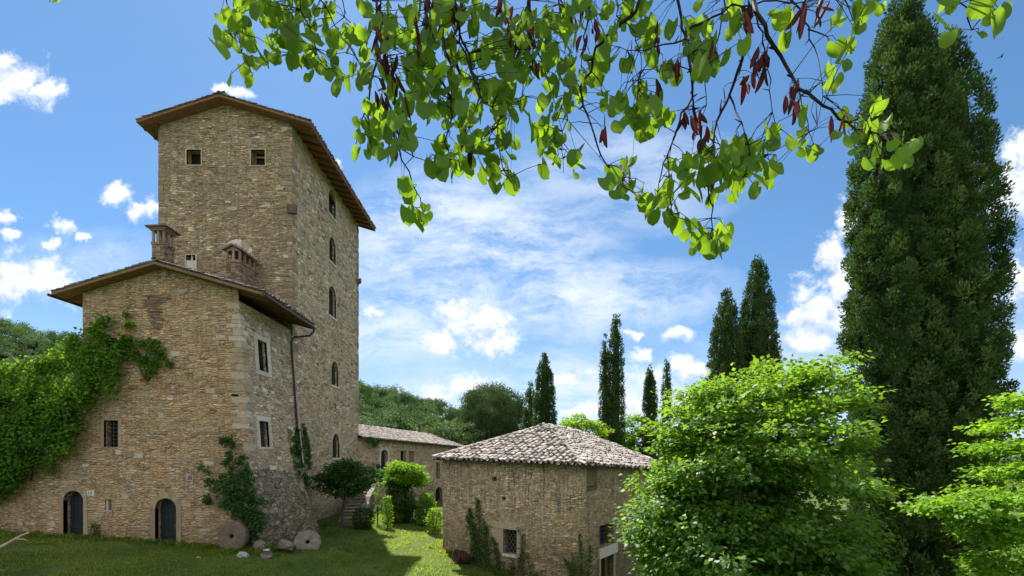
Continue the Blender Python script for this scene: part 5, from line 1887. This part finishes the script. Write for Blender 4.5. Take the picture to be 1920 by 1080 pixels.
# trimmed round-headed tree in the sun
bx = at(757, HZ, 33)
broadleaf("round_tree", "small sunlit tree with a rounded bright crown before the outbuilding", "tree", (bx.x + 0.1, 33, gz(bx.x, 33)), (bx.x + 0.1, 33, 2.25), (1.45, 1.2, 1.15), 170, 60, 0.16, 0.14, L_BUSH, 92, None, 0.1, nlimb=22, low=-0.55, inner=0.55, lumps=0.12)


def shrub(label, px, py_b, Y, w, h, n, leaf, mat, seed, name="shrub", group="shrubs around the steps", tint=0.45, upright=0.3):
    r = np.random.default_rng(seed)
    c = at(px, py_b, Y)
    zb = gz(c.x, Y)
    root = empty(name, (c.x, Y, zb), label, "shrub", group)
    t = r.random(n)
    a = r.uniform(0, 6.283, n)
    rad = w * np.sqrt(r.random(n)) * (0.55 + 0.6 * np.sin(np.pi * np.clip(t * 0.9 + 0.08, 0, 1)))
    P = np.stack([c.x + np.cos(a) * rad, Y + np.sin(a) * rad * 0.8, zb + t * h + r.normal(0, 0.04, n)], 1)
    D = unit(np.stack([np.cos(a), np.sin(a), np.full(n, upright)], 1) + r.normal(0, 0.5, P.shape))
    Nn = unit(np.array([0, 0, 1.0]) + r.normal(0, 0.5, P.shape))
    L = leaf * r.uniform(0.6, 1.3, n)
    leafy("foliage", P, D, Nn, L, L * r.uniform(0.4, 0.75, n), np.clip(tint + r.normal(0, .17, n) + 0.2 * (t - .5), 0, 1), mat, root)
    mb = MB()
    for i in range(5):
        a = r.uniform(0, 6.28)
        mb.tube([(c.x, Y, zb - 0.1), (c.x + math.cos(a) * w * .3, Y + math.sin(a) * w * .3, zb + h * .5), (c.x + math.cos(a) * w * .5, Y + math.sin(a) * w * .4, zb + h * .85)], [0.025, 0.016, 0.006], M_BARK, 5)
    mb.build("stem", root)
    return root


shrub("slim pale green sapling standing in the sun beside the stair parapet", 727, 1000, 29.5, 0.28, 2.1, 700, 0.15, L_BUSH, 501, "sapling", None, 0.4)
shrub("dark shrub at the foot of the steps in shade", 682, 1000, 28.6, 0.6, 1.3, 1500, 0.13, L_DKIVY, 502)
shrub("tall dark bush under the round-headed tree, beside the arch", 750, 990, 32.4, 0.95, 3.0, 6500, 0.14, L_DKIVY, 503)
shrub("dark shrub right below the round-headed tree", 775, 990, 32.6, 0.65, 1.2, 1500, 0.14, L_DKIVY, 504)
shrub("tall mid green shrub near the barn's left corner", 800, 990, 31.5, 0.6, 2.2, 1700, 0.15, L_IVY, 505, tint=0.5)
shrub("light green leafy shrub touching the barn's left corner", 815, 985, 29.5, 0.45, 1.6, 900, 0.16, L_BUSH, 506, tint=0.35)
shrub("rank grass-like clump under the arch of the parapet", 742, 990, 31.8, 0.5, 0.8, 900, 0.2, L_GRASS, 507, upright=1.4, tint=0.3)
shrub("thin vine sprigs trailing over the stair parapet", 708, 960, 30.6, 0.2, 3.0, 260, 0.13, L_BUSH, 508, "vine", None, 0.5)
shrub("small weed between the two arched doors of the house", 178, 1003, 21.45, 0.16, 0.75, 160, 0.1, L_DKIVY, 509, "weed", None)

# ------------------------------------------------------------------ stones, millstones and wood on the grass
def millstone(label, px, py, Y, R, th, nrm, seed, tint, sink=0.15):
    c = at(px, py, Y)
    root = empty("millstone", c, label, "millstone", "old millstones")
    n = Vector(nrm).normalized()
    a = n.orthogonal().normalized()
    b = n.cross(a)
    r = np.random.default_rng(seed)
    mb = MB()
    seg = 40
    rad = [(0.15, 0.0), (0.17, 0.02), (0.45, 0.035), (0.85, 0.02), (0.97, -0.01), (1.0, -0.06), (0.99, -th / R * 0.6), (0.96, -th / R)]
    wob = 1 + 0.02 * r.normal(0, 1, seg)
    rows = [[c + (a * math.cos(6.2832 * k / seg) + b * math.sin(6.2832 * k / seg)) * R * q * (wob[k] if q > .5 else 1) + n * (z * R + r.normal(0, 0.006)) for k in range(seg)] for q, z in rad]
    for i in range(len(rows) - 1):
        for k in range(seg):
            j = (k + 1) % seg
            # the dressed sectors of the stone differ a little
            t = float(np.clip(tint + 0.05 * ((k * 8 // seg) % 2 - 0.5) + r.normal(0, 0.06) - (0.25 if i > 3 else 0), 0, 1))
            mb.face([rows[i][k], rows[i + 1][k], rows[i + 1][j], rows[i][j]], M_MILL, None, t, True)
    mb.face(rows[-1][::-1], M_MILL, None, 0.1)
    for k in range(seg):          # the eye of the stone
        j = (k + 1) % seg
        mb.face([rows[0][k], rows[0][j], rows[0][j] - n * th * 0.7, rows[0][k] - n * th * 0.7], M_MILL, None, 0.05)
    mb.face([p - n * th * 0.68 for p in rows[0]], M_DARK)
    mb.build("millstone_body", root, weld=True)
    return root


millstone("large brown millstone leaning upright against the house corner under ivy", 434, 1006, 20.9, 0.74, 0.3, (-0.18, -1, 0.18), 601, 0.35)
millstone("small pale grey millstone tilted against the scarp foot", 577, 1016, 22.0, 0.62, 0.22, (0.45, -0.85, 0.5), 602, 0.6)


def rock(label, px, py, Y, size, seed, tint, name="rock", group="loose stones by the scarp", zoff=0.0):
    r = np.random.default_rng(seed)
    import bmesh
    bm = bmesh.new()
    bmesh.ops.create_icosphere(bm, subdivisions=3, radius=1.0)
    pl = [(unit(r.normal(0, 1, 3)), r.uniform(0.5, 0.8)) for _ in range(12)]
    for v in bm.verts:
        p = np.array(v.co)
        for nn, dd in pl:
            k = p @ nn
            if k > dd:
                p = p - nn * (k - dd)
        p = p * (1 + 0.05 * r.normal(0, 1) + 0.06 * math.sin(7 * p[0] + 5 * p[1]) * math.sin(6 * p[2] + seed))
        v.co = Vector(p * np.array(size))
    c = at(px, py, Y)
    bm.transform(__import__('mathutils').Matrix.Rotation(r.uniform(0, 3), 4, 'Z'))
    me = bpy.data.meshes.new(name)
    bm.to_mesh(me)
    bm.free()
    me.materials.append(M_ROCK)
    a = me.attributes.new('tint', 'FLOAT', 'FACE')
    a.data.foreach_set('value', np.full(len(me.polygons), tint, np.float32))
    o = bpy.data.objects.new(name, me)
    o.location = c + Vector((0, 0, zoff))
    COL.objects.link(o)
    return tag(o, label, "rock", group)


rock("pale angular stone lying in the grass before the large millstone", 453, 1043, 19.9, (0.34, 0.26, 0.27), 611, 0.8, zoff=-0.05)
rock("flat-topped brown block with a white top in the grass", 498, 1041, 20.1, (0.50, 0.36, 0.27), 612, 0.25, zoff=-0.06)
rock("grey boulder against the foot of the scarp, behind the brown block", 487, 1022, 20.9, (0.42, 0.3, 0.36), 613, 0.4, zoff=-0.1)
rock("brown grey boulder at the right foot of the scarp", 536, 1020, 21.1, (0.62, 0.35, 0.36), 614, 0.3, zoff=-0.12)
rock("small whitish stone alone on the lawn", 372, 1046, 19.2, (0.12, 0.1, 0.06), 615, 0.95)
# white cap of the block
o = rock("white crust of stone lying on top of the brown block", 500, 1031, 20.05, (0.24, 0.16, 0.035), 616, 0.95)
# rust-brown pot among the weeds
c = at(868, 1046, 22.9)
pot = empty("clay_pot", (c.x, 22.9, c.z), "dark rust-brown clay pot tipped over among the weeds at the barn wall", "pot")
mb = MB()
axp = Vector((-0.75, -0.5, 0.25)).normalized()
a = axp.orthogonal().normalized()
b = axp.cross(a)
prof = [(0.0, 0.20), (0.1, 0.26), (0.3, 0.34), (0.5, 0.36), (0.68, 0.33), (0.74, 0.38), (0.8, 0.38), (0.8, 0.30), (0.3, 0.26)]
rows = [[c - axp * 0.35 + axp * z + (a * math.cos(6.2832 * k / 24) + b * math.sin(6.2832 * k / 24)) * q for k in range(24)] for z, q in prof]
for i in range(len(rows) - 1):
    for k in range(24):
        j = (k + 1) % 24
        mb.face([rows[i][k], rows[i][j], rows[i + 1][j], rows[i + 1][k]], M_RUST, None, 0.5, True)
mb.face(rows[0][::-1], M_RUST)
mb.face(rows[-1], M_RUST)
mb.build("pot_body", pot, weld=True)
# bleached branch
mb = MB()
p0, p1 = at(-60, 1052, 17.2), at(55, 999, 18.2)
pts = [p0.lerp(p1, t) + Vector((0, 0, 0.04 * math.sin(t * 9))) for t in np.linspace(0, 1, 9)]
mb.tube(pts, [0.07, 0.065, 0.06, 0.06, 0.055, 0.05, 0.045, 0.04, 0.03], M_DEADWOOD, 7)
mb.tube([pts[6], pts[6] + Vector((0.25, 0.1, -0.02)), pts[6] + Vector((0.36, 0.15, -0.10))], [0.035, 0.025, 0.012], M_DEADWOOD, 5)
mb.tube([pts[4], pts[4] + Vector((0.1, 0.1, 0.14))], [0.03, 0.012], M_DEADWOOD, 5)
mb.tube([p0, p0 + Vector((-0.4, -0.2, -0.5))], [0.07, 0.07], M_DEADWOOD, 7)
tag(mb.build("dead_branch"), "bare bleached dead branch slanting up from the grass at the left edge", "branch")
# a bird in the sky
bp = at(1877, 107, 38)
mb = MB()
mb.tube([bp + Vector((-0.16, 0, -0.02)), bp + Vector((-0.05, 0, 0.0)), bp + Vector((0.06, 0, 0.02)), bp + Vector((0.15, 0, 0.03))], [0.012, 0.045, 0.045, 0.015], M_DARK, 7)
for s in (-1, 1):
    mb.face([bp + Vector((0.06, 0, 0.02)), bp + Vector((-0.05, 0, 0.02)), bp + Vector((-0.09, s * 0.14, 0.09)), bp + Vector((0.02, s * 0.16, 0.10))], M_DARK)
    mb.face([bp + Vector((0.02, s * 0.16, 0.10)), bp + Vector((-0.09, s * 0.14, 0.09)), bp + Vector((-0.13, s * 0.30, 0.05))], M_DARK)
tag(mb.build("bird"), "tiny dark bird flying to the right of the giant cypress top", "bird")

# ------------------------------------------------------------------ grass
r = np.random.default_rng(700)
n = 150000
Y = 12.5 + 24 * r.random(n) ** 1.25
X = r.uniform(-1.2, 0.12, n) * Y
Z = ground_z(X, Y)
ok = (np.sin(X * 1.1 + 1.7 * np.sin(Y * 0.9)) * np.sin(Y * 0.8 + X * 0.5) > -0.7) & ~((np.abs(X + 5.6 - 0.10 * (Y - 22) - 0.3 * np.sin(Y * 0.5)) < 0.32) & (r.random(n) < 0.8)) & ~((X < -12.9) & (Y > 21.5)) & ~((X > -3.0) & (Y > 20 + (X - 3.05) * -0.69))
X, Y, Z = X[ok], Y[ok], Z[ok]
n = len(X)
den = 0.5 + 0.5 * np.sin(X * 1.7 + 2 * np.sin(Y * 0.8)) * np.sin(Y * 1.3 + X * 0.6)
P = np.stack([X, Y, Z - 0.01], 1)
D = unit(np.array([0, 0, 1.0]) + r.normal(0, 0.42, (n, 3)))
Nn = unit(r.normal(0, 1, (n, 3)) * np.array([1, 1, 0.2]))
near_wall = np.exp(-np.abs(Y - 21.4) / 0.5) * (X < -12)
L = (0.05 + 0.09 * r.random(n) * (0.5 + den) + 0.16 * near_wall * r.random(n)) * (Y / 20) ** 0.3
Wd = 0.012 + 0.012 * r.random(n)
Tn = np.clip(0.35 + 0.3 * (den - 0.5) + r.normal(0, 0.2, n), 0, 1)
tx = []
for (x0, y0, x1, y1, m, sp) in ((-22.5, 21.35, -12.6, 21.35, 170, 0.16), (-12.4, 20.95, -10.9, 21.1, 40, 0.15), (-10.95, 21.2, -10.5, 27.0, 60, 0.2), (-12.3, 28, -11.2, 29, 25, 0.2), (-3.9, 24.5, 2.7, 19.75, 120, 0.2), (-10, 29, -9.3, 33, 50, 0.3), (-4.2, 24.9, -3.9, 29, 40, 0.2), (-11, 20.6, -13.6, 20.5, 60, 0.2), (-19, 14.5, -3, 19, 130, 2.2), (-9, 19, -4, 30, 110, 1.6)):
    for i in range(m):
        t = r.random()
        tx.append((x0 + (x1 - x0) * t + r.normal(0, sp), y0 + (y1 - y0) * t + r.normal(0, sp), r.uniform(0.5, 1.2) * (1.0 if sp < 1 else 0.62)))
tx = np.array(tx)
per = 26
ti = np.repeat(np.arange(len(tx)), per)
q = tx[ti]
px_ = q[:, 0] + r.normal(0, 0.07, len(ti))
py_ = q[:, 1] + r.normal(0, 0.07, len(ti))
P2 = np.stack([px_, py_, ground_z(px_, py_) - 0.02], 1)
P = np.concatenate([P, P2])
D = np.concatenate([D, unit(np.array([0, 0, 1.0]) + r.normal(0, 0.38, P2.shape))])
Nn = np.concatenate([Nn, unit(r.normal(0, 1, P2.shape) * np.array([1, 1, 0.2]))])
L = np.concatenate([L, q[:, 2] * r.uniform(0.14, 0.34, len(ti))])
Wd = np.concatenate([Wd, r.uniform(0.014, 0.04, len(ti))])
Tn = np.concatenate([Tn, np.clip(r.normal(0.3, 0.15, len(tx))[ti] + r.normal(0, 0.1, len(ti)), 0, 1)])
o = leafy("grass", P, D, Nn, L, Wd, Tn, L_GRASS, None, 0.1)
tag(o, "short rough grass covering the yard", None, None, 'stuff')

# ------------------------------------------------------------------ the judas tree whose branches hang into the picture
judas = empty("judas_tree", (3.4, -0.9, gz(3.4, -0.9)), "overhanging tree branches with heart-shaped leaves and red seed pods", "tree")
r = np.random.default_rng(800)


def depth(px, py):
    return 1.78 - 0.55 * np.clip((px - 1350) / 500.0, 0, 1) + 0.12 * math.sin(px * 0.013) + 0.05 * math.sin(py * 0.03 + px * 0.02)


TW = [  # branch lines as seen in the photograph: thickness at the top in millimetres, then points
    (7, [(1262, -40), (1268, 0), (1288, 70), (1296, 130), (1299, 185), (1279, 212), (1266, 250), (1253, 290), (1257, 350), (1258, 403)]),
    (10, [(1405, -40), (1413, 0), (1418, 23), (1432, 46), (1452, 88), (1473, 125), (1496, 162), (1543, 199), (1570, 222), (1603, 241), (1650, 252)]),
    (7, [(1405, 60), (1394, 102), (1385, 134), (1367, 176), (1353, 208), (1339, 250), (1334, 319), (1330, 352), (1339, 407), (1337, 450)]),
    (5, [(1480, -40), (1487, 0), (1515, 55), (1533, 111), (1540, 153), (1543, 180)]),
    (5, [(1830, -50), (1823, 0), (1811, 32), (1822, 56)]),
    (8, [(1210, -40), (1201, 0), (1196, 23), (1164, 42), (1136, 65), (1118, 93), (1108, 134), (1085, 167), (1092, 185), (1108, 231), (1122, 273), (1141, 310), (1164, 338), (1187, 361)]),
    (6, [(1112, -40), (1108, 0), (1101, 37), (1095, 69), (1092, 106), (1088, 140)]),
    (4, [(1300, 75), (1265, 80), (1229, 88), (1192, 97), (1145, 85)]),
    (5, [(1285, 60), (1320, 40), (1370, 15), (1413, 5), (1490, 6), (1560, -10)]),
    (7, [(704, -40), (706, 0), (709, 62), (705, 117), (697, 158), (688, 196), (690, 250), (700, 290)]),
    (7, [(712, 30), (717, 62), (726, 104), (716, 146), (726, 187), (738, 233), (747, 271), (759, 300), (772, 346), (788, 375), (797, 408)]),
    (8, [(795, -40), (797, 0), (801, 62), (813, 125), (838, 167), (847, 217), (838, 262), (846, 300)]),
    (4, [(596, -40), (601, 0), (630, 46), (655, 87), (680, 125), (701, 146)]),
    (4, [(500, -40), (509, 0), (526, 50), (547, 96), (566, 130)]),
    (3.5, [(424, -40), (426, 0), (438, 46), (455, 100), (472, 150)]),
    (5, [(845, -40), (851, 20), (859, 62), (884, 133), (897, 180), (880, 240), (890, 280)]),
    (6, [(850, -40), (858, 46), (882, 116), (900, 180), (937, 217), (932, 259), (942, 319), (965, 352)]),
    (4, [(1080, 150), (1062, 199), (1057, 245), (1053, 296), (1057, 324)]),
    (5, [(985, -40), (990, 20), (1000, 60), (1010, 100), (1030, 150), (1040, 200), (1036, 260)]),
    (5, [(930, -40), (945, 30), (960, 80), (975, 130), (985, 160), (960, 210)]),
    (4, [(1040, -40), (1050, 40), (1065, 80), (1075, 120)]),
    (4, [(1360, -40), (1355, 30), (1340, 90), (1320, 140), (1322, 200), (1310, 240)]),
    (4, [(1367, 176), (1390, 230), (1410, 290), (1395, 330)]),
    (3.5, [(1418, 30), (1440, 110), (1445, 170), (1452, 230), (1440, 290)]),
    (3.5, [(1496, 162), (1510, 210), (1520, 250), (1530, 280)]),
    (3.5, [(1570, -40), (1590, 10), (1600, 40), (1625, 20)]),
    (3.5, [(1515, 55), (1550, 70), (1572, 105)]),
    (4, [(1299, 185), (1310, 230), (1320, 270), (1345, 300), (1370, 310)]),
    (3.5, [(1253, 290), (1235, 340), (1232, 380)]),
    (3, [(90, -60), (98, -5), (100, 4)]),
    (3.5, [(640, -40), (645, 30), (680, 60), (690, 100)]),
    (3.5, [(560, -40), (565, 20), (585, 70), (610, 130)]),
    (3.5, [(1150, -40), (1160, 30), (1190, 60), (1205, 110), (1195, 170), (1215, 220)]),
    (3, [(747, 271), (775, 290), (800, 300), (830, 310)]),
    (3, [(690, 200), (670, 250), (668, 300)]),
]
tw3 = []
tb = MB()
for (mm, pts) in TW:
    P3 = []
    j0 = r.uniform(-0.12, 0.12)
    n = 0
    dense = []
    for (x0, y0), (x1, y1) in zip(pts[:-1], pts[1:]):
        k = max(1, int(math.hypot(x1 - x0, y1 - y0) / 16))
        for i in range(k):
            t = i / k
            dense.append((x0 + (x1 - x0) * t, y0 + (y1 - y0) * t))
    dense.append(pts[-1])
    for i, (x, y) in enumerate(dense):
        jit = 2.2 if 0 < i < len(dense) - 1 else 0
        P3.append(at(x + r.normal(0, jit), y + r.normal(0, jit), depth(x, y) + j0 + 0.012 * math.sin(i * 1.3)))
    rad = [mm / 1000.0 * 1.35 * (0.62 - 0.44 * i / (len(P3) - 1)) for i in range(len(P3))]
    tb.tube(P3, rad, M_TWIG, 6)
    # knobs and side spurs, typical of the old wood
    for i in range(1, len(P3) - 1):
        if r.random() < 0.3:
            d = Vector(r.normal(0, 1, 3)).normalized() * r.uniform(0.012, 0.03)
            tb.tube([P3[i], P3[i] + d], [rad[i] * 1.15, rad[i] * 0.4], M_TWIG, 5)
    tw3.append(np.array([tuple(p) for p in P3]))
# limbs above the frame join the hanging branches to the trunk
main = [Vector((3.4, -0.9, gz(3.4, -0.9) - 0.3)), Vector((3.35, -0.8, 3.6)), Vector((3.0, -0.3, 5.4)), Vector((2.3, 0.6, 6.3)), Vector((1.4, 1.3, 6.6)), Vector((0.3, 1.75, 6.55)), Vector((-0.7, 1.9, 6.35)), Vector((-1.6, 1.95, 6.0))]
tm = MB()
tm.tube(main[:3], [0.17, 0.14, 0.10], M_BARK, 10)
tm.build("trunk", judas)
tb.tube(main[2:], [0.10, 0.075, 0.055, 0.04, 0.028, 0.014], M_BARK, 8)
mainp = np.array([tuple(p) for p in main[3:]])
for (mm, pts), P3 in zip(TW, tw3):
    if pts[0][1] < -20:
        s = Vector(P3[0])
        k = int(np.argmin(np.abs(mainp[:, 0] - s.x)))
        a2 = Vector(mainp[k])
        b2_ = Vector(mainp[min(k + 1, len(mainp) - 1)])
        t = 0 if abs(b2_.x - a2.x) < 1e-3 else float(np.clip((s.x - a2.x) / (b2_.x - a2.x), 0, 1))
        e = a2.lerp(b2_, t)
        tb.tube([e, e.lerp(s, 0.5) + Vector((0, 0.06, 0.06)), s], [mm / 1000 * 1.0, mm / 1000 * 0.8, mm / 1000 * 0.62], M_TWIG, 6)
allp = np.concatenate(tw3)

CL = [(435, 90, 34, 70, 9), (475, 35, 55, 35, 10), (530, 90, 52, 50, 26), (560, 35, 60, 40, 20), (500, 10, 60, 18, 10), (470, 130, 20, 30, 3), (620, 60, 50, 45, 10), (605, 120, 36, 34, 7), (640, 150, 22, 22, 3), (690, 60, 42, 60, 11), (682, 140, 30, 36, 9),
      (695, 255, 36, 50, 15), (740, 240, 46, 56, 17), (770, 180, 66, 60, 19), (800, 90, 85, 80, 30), (850, 150, 85, 85, 34), (765, 375, 22, 35, 5), (788, 405, 24, 24, 5), (830, 290, 30, 52, 11), (870, 280, 45, 50, 16), (930, 295, 46, 55, 18), (958, 345, 26, 18, 5),
      (940, 180, 85, 85, 42), (960, 60, 85, 60, 34), (1040, 120, 85, 85, 38), (1040, 230, 36, 36, 9), (1035, 285, 30, 40, 9), (1080, 305, 18, 28, 5), (1120, 40, 75, 50, 20), (1130, 150, 55, 55, 16), (1190, 200, 52, 52, 20), (1220, 215, 36, 36, 9), (1200, 60, 55, 55, 13),
      (1160, 330, 40, 28, 9), (1185, 365, 26, 22, 6), (1240, 385, 32, 44, 9), (1300, 340, 46, 52, 15), (1280, 415, 16, 28, 4), (1330, 455, 34, 28, 14), (1350, 340, 38, 46, 13), (1360, 290, 52, 46, 17), (1400, 320, 50, 44, 15), (1300, 60, 55, 55, 11), (1250, 130, 36, 36, 7), (1320, 120, 46, 46, 8),
      (1440, 305, 24, 44, 6), (1448, 255, 16, 26, 4), (1500, 250, 24, 44, 6), (1525, 285, 12, 16, 3), (1570, 110, 26, 36, 5), (1590, 40, 34, 36, 7), (1620, 18, 34, 22, 6), (1560, 160, 36, 26, 4), (1600, 255, 34, 42, 8), (1655, 285, 44, 44, 10), (1692, 288, 18, 20, 3), (1640, 200, 10, 18, 2),
      (1770, 22, 20, 26, 3), (1770, 82, 12, 12, 1), (1852, 32, 30, 30, 4), (1830, 70, 10, 12, 1), (100, -2, 8, 8, 2), (860, 30, 60, 40, 14), (740, 20, 40, 36, 8), (1060, 30, 50, 40, 10), (1380, 60, 40, 50, 7), (1470, 60, 30, 40, 4)]
lp, lt = [], []
for cx, cyy, rx, ry, n in CL:
    k = 0
    n = max(1, round(n * 1.3))
    while k < n:
        a, b = r.normal(0, 0.6, 2)
        if a * a + b * b > 1.25:
            continue
        px, py = cx + a * rx, cyy + b * ry
        lp.append(at(px, py, depth(px, py) + r.normal(0, 0.11)))
        k += 1
# cordate leaf: a small grid bent along the midrib
NS, NTT = 7, 7
ss = np.linspace(-1, 1, NS)
tt_ = np.linspace(0, 1, NTT)
LV, LF, LT = [], [], []
for p in lp:
    Lf = r.uniform(0.034, 0.061) * (1.0 if p.x < 1.0 else 0.9)
    drop = Vector((r.normal(0, 0.45), r.normal(0, 0.45), -1.0)).normalized()
    nr = Vector((r.normal(0, 0.7), -0.55 + r.normal(0, 0.6), 0.45 + r.normal(0, 0.4)))
    nr = (nr - drop * nr.dot(drop)).normalized()
    sd = drop.cross(nr)
    fold = r.uniform(0.05, 0.35)
    curl = r.uniform(-0.1, 0.3)
    wid = r.uniform(0.86, 1.1)
    base = len(LV)
    for t in tt_:
        tq = 0.10 + 0.90 * t
        w = 0.56 * wid * max(1 - (2 * tq ** 0.92 - 1) ** 2, 0.0) ** 0.5
        for s in ss:
            y = t - 0.20 * (1 - t) ** 2 * abs(s) * 1.2 + 0.05 * (1 - abs(s)) * (t > 0.95)
            z = fold * (abs(s) ** 1.4) * w - curl * (t - 0.35) ** 2 + 0.02 * math.sin(5 * s + 4 * t + p.x * 40)
            q = p + (drop * (y - 0.5) + sd * (s * w) + nr * z) * Lf
            LV.append(tuple(q))
    for i in range(NTT - 1):
        for j in range(NS - 1):
            a = base + i * NS + j
            LF.append((a, a + 1, a + NS + 1, a + NS))
    LT += [float(np.clip(r.normal(0.5, 0.2), 0, 1))] * ((NS - 1) * (NTT - 1))
    # petiole to the closest piece of twig
    st = p - drop * 0.5 * Lf
    d = np.linalg.norm(allp - np.array(tuple(st)), axis=1) + r.uniform(0, 0.03, len(allp)) + 0.4 * np.clip(st.z - allp[:, 2], 0, None)
    e = Vector(allp[int(np.argmin(d))])
    mid = st.lerp(e, 0.5) + Vector((r.normal(0, 0.008), r.normal(0, 0.008), 0.012))
    tb.tube([e, mid, st], [0.0016, 0.0011, 0.0008], M_TWIG, 4, cap=False)
# unseen rest of the crown, set towards the sun to shade the leaves below
up = []
while len(up) < 1500:
    p = lp[r.integers(0, len(lp))] + sun_to * r.uniform(0.5, 3.2) + Vector((r.normal(0, 0.35), r.normal(0, 0.35), r.normal(0, 0.2)))
    if (p.z - EYE) > 1.06 * p.y + 0.05:
        up.append(tuple(p))
up = np.array(up)
uD = unit(r.normal(0, 0.6, up.shape) + np.array([0, 0, -0.8]))
uN = unit(np.array([0.1, -0.4, 0.8]) + r.normal(0, 0.5, up.shape))
uL = r.uniform(0.06, 0.095, len(up))
uV, uF = cards(up, uD, uN, uL, uL * 0.95, 0.12)
LF = np.concatenate([np.array(LF), uF + len(LV)])
LV = np.concatenate([np.array(LV), uV])
LT = np.concatenate([np.array(LT), np.clip(r.normal(0.5, 0.2, len(up)), 0, 1)])
arrays("foliage", LV, LF, L_JUDAS, LT, judas, smooth=True)
PC = [(720, 70, 13, 65, 22), (735, 150, 16, 55, 15), (805, 70, 26, 55, 13), (840, 90, 16, 36, 7), (740, 260, 12, 36, 5), (870, 270, 22, 28, 5), (980, 60, 26, 55, 17), (1000, 100, 13, 28, 6), (950, 30, 26, 28, 6), (1100, 50, 26, 36, 7), (1130, 240, 6, 26, 3), (1190, 110, 18, 26, 3), (1230, 90, 18, 28, 5), (1260, 130, 18, 18, 4),
      (1230, 170, 6, 18, 2), (1300, 220, 34, 36, 8), (1320, 90, 34, 28, 6), (1400, 40, 26, 28, 8), (1430, 130, 20, 28, 11), (1395, 170, 6, 22, 3), (1480, 195, 20, 30, 9), (1500, 30, 26, 22, 8), (1540, 20, 18, 18, 5), (1555, 245, 6, 12, 2), (1530, 225, 12, 12, 2), (1335, 330, 5, 12, 1), (1310, 240, 18, 36, 6), (870, 30, 34, 28, 6), (846, 40, 4, 10, 1), (1580, 235, 12, 6, 2)]
PV, PF, PT = [], [], []
npod = sum(int(q[4] * 1.25) for q in PC)
pick = set(r.choice(npod, 100, replace=False).tolist())
ipod = 0
for cx, cyy, rx, ry, n in PC:
    for k in range(int(n * 1.25)):
        px, py = cx + r.normal(0, 0.6) * rx, cyy + r.normal(0, 0.6) * ry
        p = at(px, py, depth(px, py) + r.normal(0, 0.06))
        Lp_ = r.uniform(0.05, 0.092)
        dr = Vector((r.normal(0, 0.28), r.normal(0, 0.28), -1)).normalized()
        nr = Vector((r.normal(0, 1), r.normal(0, 1), 0)).normalized()
        nr = (nr - dr * nr.dot(dr)).normalized()
        sd = dr.cross(nr)
        base = len(PV)
        m = 7
        bend = r.uniform(-0.12, 0.12)
        for i in range(m):
            t = i / (m - 1)
            w = 0.0095 * math.sin(math.pi * (0.04 + 0.92 * t)) ** 0.7
            c = p + dr * Lp_ * (t - 0.5) + sd * bend * Lp_ * (t - .5) ** 2 * 4
            for a, b in ((1, 0), (0, 0.16), (-1, 0), (0, -0.16)):
                PV.append(tuple(c + sd * w * a + nr * w * b))
        for i in range(m - 1):
            for j in range(4):
                j2 = (j + 1) % 4
                PF.append((base + i * 4 + j, base + i * 4 + j2, base + (i + 1) * 4 + j2, base + (i + 1) * 4 + j))
        PT += [float(r.uniform(0, 1))] * ((m - 1) * 4)
        if ipod in pick:
            arrays("seed_pod", np.array(PV[base:]), np.array(PF[-(m - 1) * 4:]) - base, M_POD, np.array(PT[-(m - 1) * 4:]), judas, smooth=True)
            del PV[base:], PF[-(m - 1) * 4:], PT[-(m - 1) * 4:]
        ipod += 1
        st = p - dr * Lp_ * 0.5
        d = np.linalg.norm(allp - np.array(tuple(st)), axis=1) + 0.5 * np.clip(st.z - allp[:, 2], 0, None)
        e = Vector(allp[int(np.argmin(d))])
        tb.tube([e, st.lerp(e, 0.5) + Vector((0, 0, 0.006)), st], [0.0013, 0.0009, 0.0007], M_TWIG, 4, cap=False)
tag(arrays("seed_pods", np.array(PV), np.array(PF), M_POD, np.array(PT), judas, smooth=True), kind='stuff')
tb.build("branches", judas)
